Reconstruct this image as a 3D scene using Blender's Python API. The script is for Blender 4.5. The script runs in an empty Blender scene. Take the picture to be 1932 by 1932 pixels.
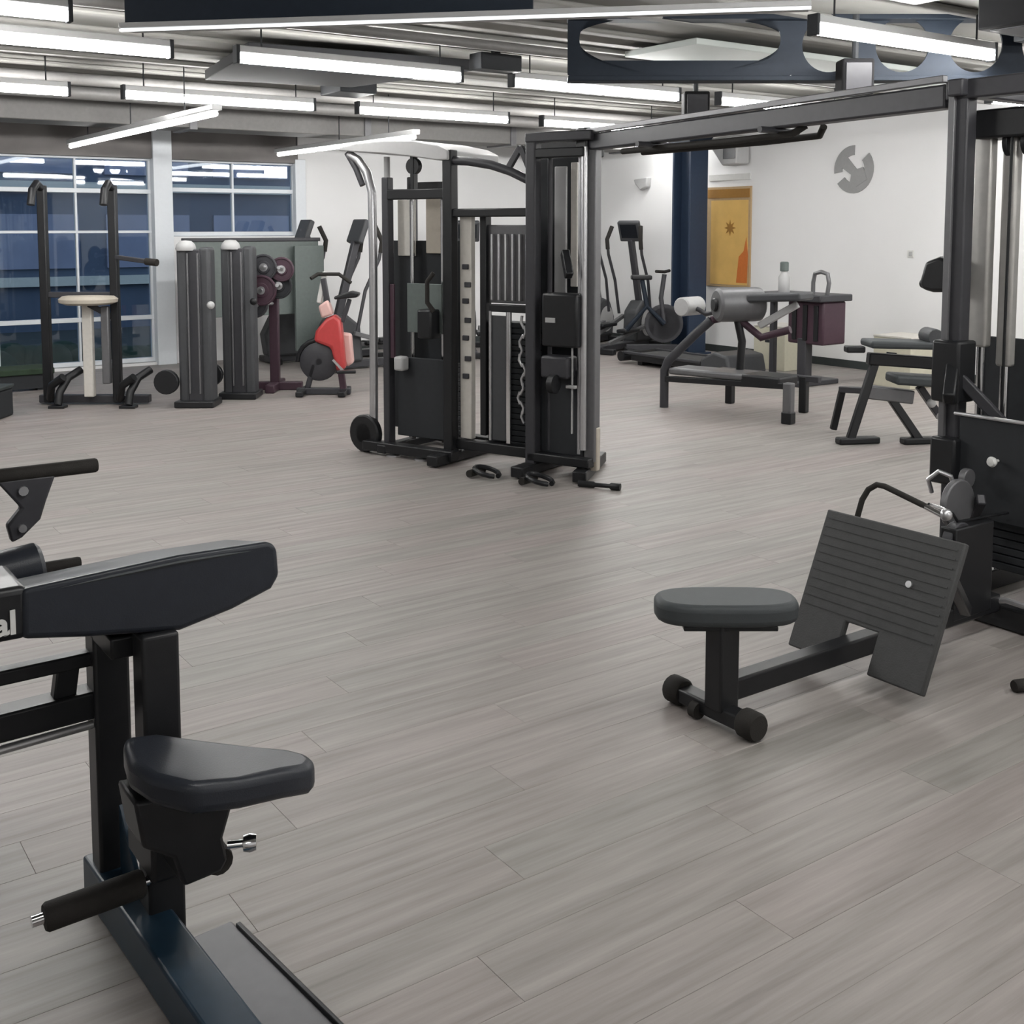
import bpy, math, random
from mathutils import Vector, Matrix
random.seed(7)
SC = bpy.context.scene
COL = SC.collection

# ------------------------------------------------------------------ camera
# room axes: +X runs along the windows, +Y runs towards the windows, eye 1.6 m
cam_d = bpy.data.cameras.new('camera')
cam = bpy.data.objects.new('camera', cam_d)
COL.objects.link(cam)
cam.location = (0, 0, 1.6)
cam.rotation_euler = (math.radians(85), 0, math.radians(-35.16))
cam_d.sensor_width = 36
cam_d.lens = 2137 / 1932 * 36
cam_d.shift_y = -(966 - 617) / 1932
cam_d.clip_start = 0.05
cam_d.clip_end = 200
SC.camera = cam

# ------------------------------------------------------------------ world, exposure
w = bpy.data.worlds.new('dusk_sky')
SC.world = w
w.use_nodes = True
nt = w.node_tree
nt.nodes.clear()
bg = nt.nodes.new('ShaderNodeBackground')
wo = nt.nodes.new('ShaderNodeOutputWorld')
bg.inputs[0].default_value = (0.37, 0.45, 0.60, 1)
bg.inputs[1].default_value = 1.1
nt.links.new(bg.outputs[0], wo.inputs[0])
vs = SC.view_settings
vs.view_transform = 'Standard'
vs.look = 'None'
vs.gamma = 1
vs.use_curve_mapping = False
vs.exposure = 1.0
LAMP_E = 34.0      # radiance of the lit tubes
LAMP_COL = (1.0, 0.99, 0.97)


# ------------------------------------------------------------------ materials
def _mat(name):
    m = bpy.data.materials.new(name)
    m.use_nodes = True
    return m, m.node_tree, m.node_tree.nodes['Principled BSDF']


def mat(name, col, rough=0.5, metal=0.0, var=0.12, scale=30.0, bump=0.0, bscale=200.0, coat=0.0, stretch=None):
    m, t, b = _mat(name)
    N, Lk = t.nodes, t.links
    b.inputs['Roughness'].default_value = rough
    b.inputs['Metallic'].default_value = metal
    if max(col) < 0.08:
        b.inputs['Specular IOR Level'].default_value = 0.32
    if coat:
        b.inputs['Coat Weight'].default_value = coat
    tc = N.new('ShaderNodeTexCoord')
    src = tc.outputs['Object']
    if stretch:
        mp = N.new('ShaderNodeMapping')
        mp.inputs['Scale'].default_value = stretch
        Lk.new(src, mp.inputs[0])
        src = mp.outputs[0]
    no = N.new('ShaderNodeTexNoise')
    no.inputs['Scale'].default_value = scale
    no.inputs['Detail'].default_value = 4
    Lk.new(src, no.inputs['Vector'])
    mx = N.new('ShaderNodeMix')
    mx.data_type = 'RGBA'
    c1 = [max(0, c * (1 - var)) for c in col] + [1]
    c2 = [min(1, c * (1 + var)) for c in col] + [1]
    mx.inputs[6].default_value = c1
    mx.inputs[7].default_value = c2
    Lk.new(no.outputs['Fac'], mx.inputs[0])
    Lk.new(mx.outputs[2], b.inputs['Base Color'])
    if bump:
        n2 = N.new('ShaderNodeTexNoise')
        n2.inputs['Scale'].default_value = bscale
        Lk.new(src, n2.inputs['Vector'])
        bp = N.new('ShaderNodeBump')
        bp.inputs['Strength'].default_value = bump
        bp.inputs['Distance'].default_value = 0.002
        Lk.new(n2.outputs['Fac'], bp.inputs['Height'])
        Lk.new(bp.outputs[0], b.inputs['Normal'])
    return m


def emit(name, col, s):
    m, t, b = _mat(name)
    b.inputs['Base Color'].default_value = (0.8, 0.8, 0.8, 1)
    b.inputs['Emission Color'].default_value = (*col, 1)
    b.inputs['Emission Strength'].default_value = s
    return m


PW, PL, PS = 0.18, 1.5, 0.62     # plank width, length, stagger per row


def floor_mat():
    m, t, b = _mat('grey_wood_plank')
    N, Lk = t.nodes, t.links
    g = N.new('ShaderNodeNewGeometry')
    sp = N.new('ShaderNodeSeparateXYZ')
    Lk.new(g.outputs['Position'], sp.inputs[0])

    def mth(op, a, bb=None):
        n = N.new('ShaderNodeMath')
        n.operation = op
        for i, v in enumerate((a, bb)):
            if v is None:
                continue
            if isinstance(v, (int, float)):
                n.inputs[i].default_value = v
            else:
                Lk.new(v, n.inputs[i])
        return n.outputs[0]
    row = mth('FLOOR', mth('DIVIDE', sp.outputs[1], PW))
    idx = mth('FLOOR', mth('DIVIDE', mth('ADD', sp.outputs[0], mth('MULTIPLY', row, PS)), PL))
    cb = N.new('ShaderNodeCombineXYZ')
    Lk.new(row, cb.inputs[0])
    Lk.new(idx, cb.inputs[1])
    wn = N.new('ShaderNodeTexWhiteNoise')
    wn.noise_dimensions = '2D'
    Lk.new(cb.outputs[0], wn.inputs['Vector'])
    # grain: noise stretched along the plank
    mp = N.new('ShaderNodeMapping')
    mp.inputs['Scale'].default_value = (0.9, 16.0, 1)
    Lk.new(g.outputs['Position'], mp.inputs[0])
    ad = N.new('ShaderNodeVectorMath')
    ad.operation = 'ADD'
    Lk.new(mp.outputs[0], ad.inputs[0])
    sc = N.new('ShaderNodeVectorMath')
    sc.operation = 'SCALE'
    Lk.new(wn.outputs['Color'], sc.inputs[0])
    sc.inputs['Scale'].default_value = 9.0
    Lk.new(sc.outputs[0], ad.inputs[1])
    no = N.new('ShaderNodeTexNoise')
    no.inputs['Scale'].default_value = 1.6
    no.inputs['Detail'].default_value = 6
    no.inputs['Roughness'].default_value = 0.62
    Lk.new(ad.outputs[0], no.inputs['Vector'])
    # two plank tones (grey and warmer), per plank
    mx = N.new('ShaderNodeMix')
    mx.data_type = 'RGBA'
    mx.inputs[6].default_value = (0.255, 0.241, 0.225, 1)
    mx.inputs[7].default_value = (0.280, 0.248, 0.237, 1)
    Lk.new(wn.outputs['Value'], mx.inputs[0])
    rp = N.new('ShaderNodeValToRGB')
    rp.color_ramp.elements[0].position = 0.30
    rp.color_ramp.elements[0].color = (0.72, 0.71, 0.70, 1)
    rp.color_ramp.elements[1].position = 0.70
    rp.color_ramp.elements[1].color = (1.18, 1.18, 1.18, 1)
    Lk.new(no.outputs['Fac'], rp.inputs[0])
    mu = N.new('ShaderNodeMix')
    mu.data_type = 'RGBA'
    mu.blend_type = 'MULTIPLY'
    mu.inputs[0].default_value = 1
    Lk.new(mx.outputs[2], mu.inputs[6])
    Lk.new(rp.outputs[0], mu.inputs[7])
    Lk.new(mu.outputs[2], b.inputs['Base Color'])
    b.inputs['Roughness'].default_value = 0.50
    bp = N.new('ShaderNodeBump')
    bp.inputs['Strength'].default_value = 0.12
    bp.inputs['Distance'].default_value = 0.002
    Lk.new(no.outputs['Fac'], bp.inputs['Height'])
    Lk.new(bp.outputs[0], b.inputs['Normal'])
    return m


def glass_mat():
    m = bpy.data.materials.new('window_glass')
    m.use_nodes = True
    t = m.node_tree
    t.nodes.clear()
    N, Lk = t.nodes, t.links
    o = N.new('ShaderNodeOutputMaterial')
    tr = N.new('ShaderNodeBsdfTransparent')
    tr.inputs[0].default_value = (0.72, 0.80, 0.86, 1)
    gl = N.new('ShaderNodeBsdfGlossy')
    gl.inputs['Roughness'].default_value = 0.02
    fr = N.new('ShaderNodeFresnel')
    fr.inputs[0].default_value = 1.6
    mx = N.new('ShaderNodeMixShader')
    Lk.new(fr.outputs[0], mx.inputs[0])
    Lk.new(tr.outputs[0], mx.inputs[1])
    Lk.new(gl.outputs[0], mx.inputs[2])
    Lk.new(mx.outputs[0], o.inputs[0])
    return m


K = dict(
    plank=floor_mat(),
    sub=mat('dark_underlay', (0.10, 0.09, 0.085), 0.8),
    wall=mat('white_wall_paint', (0.74, 0.74, 0.74), 0.75, var=0.03, scale=2.0, bump=0.1, bscale=300),
    wallgrey=mat('grey_concrete', (0.16, 0.15, 0.145), 0.85, var=0.25, scale=3.0, bump=0.3, bscale=60),
    ceil=mat('grey_ceiling_deck', (0.20, 0.195, 0.183), 0.8, var=0.22, scale=1.2, stretch=(0.25, 3, 1)),
    pale=mat('pale_ceiling_board', (0.42, 0.45, 0.43), 0.7, var=0.08, scale=3),
    skirt=mat('dark_skirting', (0.035, 0.042, 0.042), 0.6),
    frame=mat('white_window_frame', (0.62, 0.65, 0.68), 0.45, var=0.04),
    glass=glass_mat(),
    black=mat('black_powder_coat', (0.012, 0.0125, 0.014), 0.38, var=0.2, bump=0.08, bscale=500),
    char=mat('charcoal_steel', (0.040, 0.040, 0.045), 0.42, var=0.15),
    grey=mat('mid_grey_steel', (0.13, 0.13, 0.135), 0.42, 0.3, var=0.12),
    plastic=mat('dark_grey_shroud', (0.052, 0.054, 0.058), 0.5, var=0.12, bump=0.05),
    lgrey=mat('light_grey_plastic', (0.38, 0.38, 0.38), 0.45, var=0.06),
    vinyl=mat('blue_black_vinyl', (0.020, 0.023, 0.030), 0.36, var=0.15, bump=0.18, bscale=350),
    vinyl2=mat('slate_vinyl', (0.045, 0.051, 0.054), 0.55, var=0.12, bump=0.18, bscale=350),
    foam=mat('black_foam_grip', (0.020, 0.018, 0.016), 0.8, var=0.25, bump=0.4, bscale=400),
    rubber=mat('ribbed_grey_rubber', (0.055, 0.056, 0.056), 0.65, var=0.18, bump=0.5, bscale=160),
    chrome=mat('polished_chrome', (0.72, 0.72, 0.73), 0.16, 1.0, var=0.04),
    alu=mat('brushed_aluminium', (0.50, 0.50, 0.51), 0.34, 0.85, var=0.1),
    navy=mat('navy_painted_steel', (0.009, 0.015, 0.025), 0.65, var=0.2),
    column=mat('blue_painted_steel', (0.022, 0.036, 0.065), 0.42, var=0.15),
    bluebeam=mat('dark_blue_powder_coat', (0.012, 0.030, 0.050), 0.35, var=0.2),
    white=mat('white_plastic', (0.62, 0.62, 0.60), 0.4, var=0.05),
    bone=mat('bone_white_post', (0.52, 0.50, 0.46), 0.5, var=0.12),
    cream=mat('cream_board', (0.50, 0.48, 0.38), 0.6, var=0.08),
    beige=mat('beige_vinyl', (0.42, 0.38, 0.32), 0.5, var=0.1),
    red=mat('red_gloss', (0.42, 0.045, 0.045), 0.35, var=0.12),
    pink=mat('pale_pink_highlight', (0.60, 0.38, 0.35), 0.4, var=0.06),  # highlight on the red bike, put into the colour of its panels
    plum=mat('plum_black_steel', (0.055, 0.030, 0.042), 0.4, var=0.15),
    sage=mat('grey_green_panel', (0.095, 0.115, 0.108), 0.5, var=0.15),
    yellow=mat('yellow_poster', (0.66, 0.42, 0.13), 0.5, var=0.18, scale=5),
    orange=mat('orange_print', (0.55, 0.16, 0.035), 0.5),
    brown=mat('ochre_print', (0.30, 0.15, 0.03), 0.5),
    tan=mat('tan_print', (0.42, 0.30, 0.17), 0.55),
    emblem=mat('grey_wall_print', (0.26, 0.26, 0.26), 0.6, var=0.08),
    sleeve=mat('satin_grey_sleeve', (0.42, 0.41, 0.39), 0.35, 0.4, var=0.12),
    duct=mat('galvanised_duct', (0.17, 0.165, 0.16), 0.6, 0.2, var=0.15),
    board=mat('black_ceiling_board', (0.006, 0.006, 0.007), 0.9, var=0.15),
    dark=mat('matt_black_board', (0.022, 0.024, 0.027), 0.7, var=0.15),
    lamp=emit('lit_diffuser', LAMP_COL, LAMP_E),
    lampwin=emit('lit_window_tube', LAMP_COL, LAMP_E * 0.15),
    lampdim=emit('lit_led_tape', (0.93, 0.97, 1.0), 0.9),
    screen=mat('dark_screen', (0.012, 0.014, 0.018), 0.15, var=0.1),
    fac=mat('blue_grey_facade', (0.085, 0.105, 0.14), 0.7, var=0.2, scale=2),
    facpane=mat('violet_grey_pane', (0.27, 0.27, 0.33), 0.25, var=0.3, scale=1.5),
    facband=mat('beige_facade_band', (0.60, 0.57, 0.47), 0.7, var=0.1),
    asphalt=mat('dark_paving', (0.05, 0.055, 0.05), 0.9, var=0.2),
    hedge=mat('dark_hedge', (0.03, 0.05, 0.03), 0.9, var=0.4, scale=14, bump=0.6, bscale=30),
)


# ------------------------------------------------------------------ mesh helpers
def V(*p):
    return Vector(p)


def _basis(d, up=Vector((0, 0, 1))):
    d = Vector(d).normalized()
    if abs(d.dot(up)) > 0.98:
        up = Vector((0, 1, 0))
    x = d.cross(up).normalized()
    return d, x, x.cross(d).normalized()


class M:
    def __init__(self):
        self.v, self.f = [], []

    def add(self, vs, fs):
        o = len(self.v)
        self.v += [Vector(p) for p in vs]
        self.f += [tuple(i + o for i in f) for f in fs]
        return self

    def obox(self, c, ux, uy, uz):
        c = Vector(c)
        pts = [c + sx * ux + sy * uy + sz * uz for sx in (-1, 1) for sy in (-1, 1) for sz in (-1, 1)]
        fs = [(0, 1, 3, 2), (4, 6, 7, 5), (0, 4, 5, 1), (2, 3, 7, 6), (0, 2, 6, 4), (1, 5, 7, 3)]
        if ux.cross(uy).dot(uz) < 0:
            fs = [tuple(reversed(f)) for f in fs]
        return self.add(pts, fs)

    def box(self, c, s, rz=0.0):
        r = Matrix.Rotation(rz, 3, 'Z')
        return self.obox(c, r @ V(s[0] / 2, 0, 0), r @ V(0, s[1] / 2, 0), V(0, 0, s[2] / 2))

    def bb(self, x0, x1, y0, y1, z0, z1):
        return self.box(((x0 + x1) / 2, (y0 + y1) / 2, (z0 + z1) / 2), (x1 - x0, y1 - y0, z1 - z0))

    def beam(self, p, q, w_, h, up=Vector((0, 0, 1))):
        p, q = Vector(p), Vector(q)
        d, x, u = _basis(q - p, Vector(up))
        return self.obox((p + q) / 2, d * (q - p).length / 2, x * w_ / 2, u * h / 2)

    def cyl(self, p, q, r, n=16, r2=None):
        return self.tube([p, q], r, n, r2)

    def tube(self, pts, r, n=10, r2=None):
        pts = [Vector(p) for p in pts]
        k = len(pts)
        rs = [r + ((r2 if r2 is not None else r) - r) * i / (k - 1) for i in range(k)]
        d0, x, u = _basis(pts[1] - pts[0])
        vs, fs = [], []
        prev = d0
        for i, p in enumerate(pts):
            if 0 < i < k - 1:
                t = ((pts[i] - pts[i - 1]).normalized() + (pts[i + 1] - pts[i]).normalized()).normalized()
            elif i == 0:
                t = d0
            else:
                t = (pts[i] - pts[i - 1]).normalized()
            q = prev.rotation_difference(t)
            x, u, prev = q @ x, q @ u, t
            for j in range(n):
                a = 2 * math.pi * j / n
                vs.append(p + (x * math.cos(a) + u * math.sin(a)) * rs[i])
        for i in range(k - 1):
            for j in range(n):
                a, b = i * n + j, i * n + (j + 1) % n
                fs.append((a, b, b + n, a + n))
        fs.append(tuple(reversed(range(n))))
        fs.append(tuple(range((k - 1) * n, k * n)))
        return self.add(vs, fs)

    def lathe(self, prof, o, axis=(0, 0, 1), n=20):
        d, x, u = _basis(axis)
        o = Vector(o)
        vs, fs = [], []
        for r, h in prof:
            for j in range(n):
                a = 2 * math.pi * j / n
                vs.append(o + d * h + (x * math.cos(a) + u * math.sin(a)) * max(r, 1e-4))
        for i in range(len(prof) - 1):
            for j in range(n):
                a, b = i * n + j, i * n + (j + 1) % n
                fs.append((a, b, b + n, a + n))
        fs.append(tuple(reversed(range(n))))
        fs.append(tuple(range((len(prof) - 1) * n, len(prof) * n)))
        return self.add(vs, fs)

    def ball(self, c, r, n=16, sq=1.0):
        pr = [(r * math.sin(math.pi * i / 10), -r * sq * math.cos(math.pi * i / 10)) for i in range(11)]
        return self.lathe(pr, c, n=n)

    def prism(self, poly, o, ux, uy, t):
        """polygon in the plane (ux, uy) at o, thickness t centred on that plane"""
        ux, uy, o = Vector(ux), Vector(uy), Vector(o)
        nrm = ux.cross(uy).normalized()
        n = len(poly)
        vs = [o + ux * a + uy * b - nrm * t / 2 for a, b in poly] + [o + ux * a + uy * b + nrm * t / 2 for a, b in poly]
        ar = sum(poly[i][0] * poly[(i + 1) % n][1] - poly[(i + 1) % n][0] * poly[i][1] for i in range(n))
        fs = [tuple(reversed(range(n))), tuple(range(n, 2 * n))]
        fs += [(i, (i + 1) % n, n + (i + 1) % n, n + i) for i in range(n)]
        if ar < 0:
            fs = [tuple(reversed(f)) for f in fs]
        return self.add(vs, fs)


def link(name, m, mt, parent=None, origin=(0, 0, 0), bev=0.0, seg=2, smooth=True, label=None):
    o0 = Vector(origin)
    me = bpy.data.meshes.new(name)
    me.from_pydata([tuple(p - o0) for p in m.v], [], m.f)
    me.update()
    me.materials.append(K[mt] if isinstance(mt, str) else mt)
    if smooth:
        for p in me.polygons:
            p.use_smooth = True
        me.set_sharp_from_angle(angle=math.radians(38))
    o = bpy.data.objects.new(name, me)
    COL.objects.link(o)
    if parent is not None:
        o.parent = parent
    else:
        o.location = o0
    if bev:
        b = o.modifiers.new('bevel', 'BEVEL')
        b.width = bev
        b.segments = seg
        b.limit_method = 'ANGLE'
        b.angle_limit = math.radians(40)
        b.harden_normals = False
    if label:
        o['label'] = label
    return o


def tag(o, label=None, cat=None, group=None, kind=None):
    for k, x in (('label', label), ('category', cat), ('group', group), ('kind', kind)):
        if x:
            o[k] = x
    return o


class T:
    """a thing: an Empty at its base that parents its parts (points are given in room coordinates)"""

    def __init__(self, name, label, cat, loc, group=None, kind=None):
        self.o = bpy.data.objects.new(name, None)
        self.o.empty_display_size = 0.1
        COL.objects.link(self.o)
        self.o.location = loc
        self.loc = Vector(loc)
        tag(self.o, label, cat, group, kind)

    def p(self, name, m, mt, bev=0.0, seg=2, parent=None, label=None, smooth=True):
        return link(name, m, mt, parent or self.o, self.loc, bev, seg, smooth, label)


def copy_tree(o, parent=None, loc=None, rz=None, label=None):
    c = o.copy()
    COL.objects.link(c)
    c.parent = parent
    if loc is not None:
        c.location = loc
    if rz is not None:
        c.rotation_euler = (0, 0, rz)
    if label:
        c['label'] = label
    for ch in [x for x in bpy.data.objects if x.parent == o]:
        copy_tree(ch, c)
    return c


def struct(name, m, mt, label=None, bev=0.0):
    o = link(name, m, mt, bev=bev, smooth=False)
    o['kind'] = 'structure'
    if label:
        o['label'] = label
    return o


# ------------------------------------------------------------------ room shell
X0, X1, Y0, Y1, ZC = -4.5, 10.6, -3.5, 13.2, 2.95
floor = struct('floor', M().bb(X0, X1, Y0, Y1, -0.12, -0.006), 'sub', 'grey wood plank floor of the gym')

fwd = V(math.sin(math.radians(35.16)), math.cos(math.radians(35.16)), 0)
rgt = V(fwd.y, -fwd.x, 0)
planks = []
for r in range(math.floor(Y0 / PW), math.ceil(Y1 / PW)):
    k0 = math.floor((X0 + r * PS) / PL)
    for k in range(k0, math.ceil((X1 + r * PS) / PL)):
        xa, xb = k * PL - r * PS, (k + 1) * PL - r * PS
        ya, yb = r * PW, (r + 1) * PW
        full = xa >= X0 and xb <= X1 and ya >= Y0 and yb <= Y1
        xa, xb, ya, yb = max(xa, X0), min(xb, X1), max(ya, Y0), min(yb, Y1)
        if xb - xa < 0.02 or yb - ya < 0.02:
            continue
        seen = False
        for px in (xa, (xa + xb) / 2, xb):
            c = V(px, (ya + yb) / 2, 0)
            d = c.dot(fwd)
            if d > 2.1 and abs(c.dot(rgt)) < d * 0.47:
                seen = True
        c = V((xa + xb) / 2, (ya + yb) / 2, 0)
        planks.append((0 if (seen and full) else 1, c.dot(fwd) if seen else 99, xa, xb, ya, yb))
planks.sort()
pm = M().bb(-PL / 2 + 0.0003, PL / 2 - 0.0003, -PW / 2 + 0.0003, PW / 2 - 0.0003, -0.006, 0)
proto = None
for q in planks[:300]:
    loc = ((q[2] + q[3]) / 2, (q[4] + q[5]) / 2, 0)
    if proto is None:
        proto = link('plank', pm, 'plank', floor, bev=0.0007, seg=1, smooth=False)
        proto.location = loc
    else:
        o = proto.copy()
        COL.objects.link(o)
        o.location = loc
rest = M()
for q in planks[300:]:
    rest.bb(q[2] + 0.0003, q[3] - 0.0003, q[4] + 0.0003, q[5] - 0.0003, -0.006, 0)
o = link('far_planks', rest, 'plank', floor, smooth=False)
o['kind'] = 'stuff'

ceil = struct('ceiling', M().bb(X0, X1, Y0, Y1, ZC, ZC + 0.15), 'ceil', 'grey ribbed deck ceiling')
rib = None
y = Y0 + 0.3
while y < Y1:
    if rib is None:
        rib = link('deck_rib', M().bb(X0 + 0.02, X1 - 0.02, -0.05, 0.05, ZC - 0.035, ZC), 'ceil', ceil, bev=0.01, seg=1)
        rib.location = (0, y, 0)
    else:
        o = rib.copy()
        COL.objects.link(o)
        o.location = (0, y, 0)
    y += 0.62

struct('wall_right', M().bb(X1, X1 + 0.2, Y0, Y1 + 0.2, -0.12, ZC + 0.15), 'wall', 'white painted wall with the grey round emblem')
struct('wall_left', M().bb(X0 - 0.2, X0, Y0, Y1 + 0.2, -0.12, ZC + 0.15), 'wall', 'white wall out of view on the left')
struct('wall_front', M().bb(X0 - 0.2, X1 + 0.2, Y0 - 0.2, Y0, -0.12, ZC + 0.15), 'wall', 'white wall behind the viewer')
# window wall: openings x -3..4.2 (full height) and x 4.42..6.0 (upper), white beyond
WT = 2.40
wb = M()
wb.bb(X0, -3.0, Y1, Y1 + 0.2, -0.12, ZC + 0.15)
wb.bb(6.02, X1, Y1, Y1 + 0.2, -0.12, ZC + 0.15)
wb.bb(4.24, 6.02, Y1, Y1 + 0.2, -0.12, 1.50)
wb.bb(-3.0, 4.24, Y1, Y1 + 0.2, -0.12, 0.03)
struct('wall_back', wb, 'wall', 'white wall around the dark blue windows')
struct('trim_1', M().bb(-3.0, 6.02, Y1 - 0.02, Y1 + 0.2, WT, ZC + 0.15), 'wallgrey', 'grey concrete lintel above the windows')
struct('baseboard_right', M().bb(X1 - 0.015, X1 - 0.0005, Y0 + 0.02, Y1 - 0.02, 0.0, 0.09), 'skirt', 'dark skirting along the white wall', 0.003)
struct('baseboard_back', M().bb(6.1, X1 - 0.02, Y1 - 0.015, Y1 - 0.0005, 0.0, 0.09), 'skirt', 'dark skirting below the white window wall', 0.003)


def window(name, label, xs, zs, y, fw=0.05, thick=0.05):
    wd = T(name, label, None, (xs[0], y, zs[0]), kind='structure')
    for i, x in enumerate(xs):
        e = i in (0, len(xs) - 1)
        wd.p('mullion', M().box((x, y, (zs[0] + zs[-1]) / 2), (thick if e else 0.025, 0.07, zs[-1] - zs[0] + 0.05)), 'frame', 0.004)
    for i, z in enumerate(zs):
        wd.p('rail', M().box(((xs[0] + xs[-1]) / 2, y - 0.003, z), (xs[-1] - xs[0] + 0.04, 0.075, fw if i in (0, 1, len(zs) - 2) else 0.03)), 'frame', 0.004)
    for i in range(len(xs) - 1):
        for j in range(len(zs) - 1):
            wd.p('pane', M().bb(xs[i], xs[i + 1], y + 0.0, y + 0.008, zs[j], zs[j + 1]), 'glass', smooth=False)
    return wd


window('window_1', 'tall dark blue window with white rails behind the pull-up frame',
       [-0.75, 0.45, 1.65, 2.50, 3.36, 4.2], [0.06, 0.56, 1.555, 2.02, 2.39], Y1 + 0.1)
window('window_2', 'upper dark blue window above the grey weight towers',
       [4.42, 5.2, 6.0], [1.53, 2.05, 2.39], Y1 + 0.1)
window('window_3', 'tall window out of view on the left', [-3.0, -1.85, -0.8], [0.06, 0.56, 1.555, 2.02, 2.39], Y1 + 0.1)
struct('trim_2', M().bb(4.20, 4.42, Y1 - 0.06, Y1 + 0.2, 0.0, ZC), 'frame', 'white post between the two windows', 0.006)
struct('trim_3', M().bb(5.98, 6.12, Y1 - 0.03, Y1 + 0.12, 1.45, 2.45), 'frame', 'white reveal at the end of the upper window', 0.006)

# ------------------------------------------------------------------ outside the windows
g = struct('outdoor_ground', M().bb(-14, 20, Y1 + 0.25, 40, -0.5, -0.3), 'asphalt', 'dark paving outside the windows')
fa = T('office_facade', 'blue grey building across the yard seen through the windows', 'building', (2, 22, -0.3))
fa.p('wall', M().bb(-13, 19, 22, 23, -0.3, 9), 'fac')
for j in range(4):
    z = 0.15 + j * 1.75
    fa.p('band', M().bb(-13, 19, 21.88, 22.0, z + 0.38, z + 0.55), 'facband')
fp = None
for j in range(4):
    for i in range(15):
        x, z = -12 + i * 2.1, 0.85 + j * 1.75
        if fp is None:
            fp = link('window', M().bb(-0.8, 0.8, 21.95, 22.0, 0, 1.0), 'facpane', fa.o, fa.loc * 0, smooth=False)
            fp.location = Vector((x, 0, z)) - fa.loc
        else:
            o = fp.copy()
            COL.objects.link(o)
            o.location = Vector((x, 0, z)) - fa.loc
hd = T('hedge', 'dark low hedge along the foot of the windows', 'hedge', (1, 14.2, -0.3))
hm = M()
for i in range(60):
    hm.ball((-4 + i * 0.19 + random.uniform(-.05, .05), 14.3 + random.uniform(-.15, .15), -0.1 + random.uniform(0, .12)), 0.26, 10, 0.9)
o = hd.p('foliage', hm, 'hedge')
o['kind'] = 'stuff'

# ------------------------------------------------------------------ strip lights
GROUP_L = 'white strip lights under the ceiling'


def strip_light(name, label, loc, length, rz=0.0, group=None):
    t = T(name, label, 'light', (0, 0, 0), group)
    h = length / 2
    t.p('housing', M().bb(-h, h, -0.030, 0.030, 0.014, 0.06), 'lgrey', 0.006)
    t.p('diffuser', M().cyl((-h + 0.012, 0, -0.018), (h - 0.012, 0, -0.018), 0.032, 12), 'lamp')
    for s in (-1, 1):
        t.p('end_cap', M().bb(s * h - 0.012, s * h + 0.012, -0.036, 0.036, -0.054, 0.062), 'dark', 0.003)
        t.p('hanger', M().cyl((s * h * 0.8, 0, 0.06), (s * h * 0.8, 0, ZC - 2.70), 0.006, 6), 'dark')
    t.o.location = loc
    t.o.rotation_euler = (0, 0, rz)
    return t


first = None


def place_light(x0, x1, y, label, z=2.70):
    global first
    L = 1.69
    loc = ((x0 + x1) / 2, y, z)
    if first is None:
        first = strip_light('strip_light', label, loc, L, group=GROUP_L)
        return first.o
    return copy_tree(first.o, None, loc, 0.0, label)


place_light(2.80, 4.49, 9.48, 'white strip light above the two dark grey weight towers')
place_light(0.70, 2.39, 9.55, 'short looking strip light cut by the left edge, nearest the windows')
place_light(4.93, 6.62, 9.48, 'white strip light just above the central cable tower')
place_light(7.08, 8.77, 9.52, 'far strip light behind the top of the right central post')
place_light(0.70, 2.39, 7.08, 'long strip light at the upper left edge of the picture')
place_light(2.82, 4.46, 7.02, 'strip light mounted beside the large black ceiling board')
place_light(4.94, 6.63, 7.02, 'strip light left of the blue column head')
place_light(7.12, 8.78, 7.02, 'strip light right of the blue column head')
place_light(4.97, 6.66, 4.20, 'strip light in front of the beam with round holes')
place_light(-0.14, 1.55, 6.13, 'topmost strip light in the upper left corner')
place_light(8.86, 10.55, 11.2, 'added strip light hidden behind the crossover beam, brightening the room corner', 2.85)  # added lamp that lifts the dark far corner
LO = 'strip light outside the picture'
for (x, y) in [(-1.4, 9.5), (-1.4, 7.0), (7.1, 4.2), (8.86, 4.2), (8.86, 5.6),  # last one here is added between rows to brighten the right wall
               (0.7, 1.4), (2.8, 1.4), (4.95, 1.4), (7.1, 1.4), (-2.5, -1.4), (2.8, -1.4), (7.1, -1.4)]:
    place_light(x, x + 1.69, y, LO)
# two rows that run towards the windows
for (x, ya, yb, lb) in [(3.26, 8.6, 13.05, 'long strip light running towards the left window'),
                        (5.69, 9.7, 13.05, 'long strip light running towards the white wall behind the cable tower')]:
    t = T('window_strip_light', lb, 'light', (x, (ya + yb) / 2, 2.5), 'strip lights running to the windows')
    t.p('housing', M().bb(x - 0.04, x + 0.04, ya, yb, 2.512, 2.56), 'lgrey', 0.006)
    n = 3
    st = (yb - ya) / n
    for i in range(n):
        t.p('diffuser', M().cyl((x, ya + i * st + 0.04, 2.488), (x, ya + (i + 1) * st - 0.04, 2.488), 0.022, 10), 'lampwin')
        t.p('hanger', M().cyl((x, ya + (i + .5) * st, 2.56), (x, ya + (i + .5) * st, ZC), 0.006, 6), 'dark')

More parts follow.
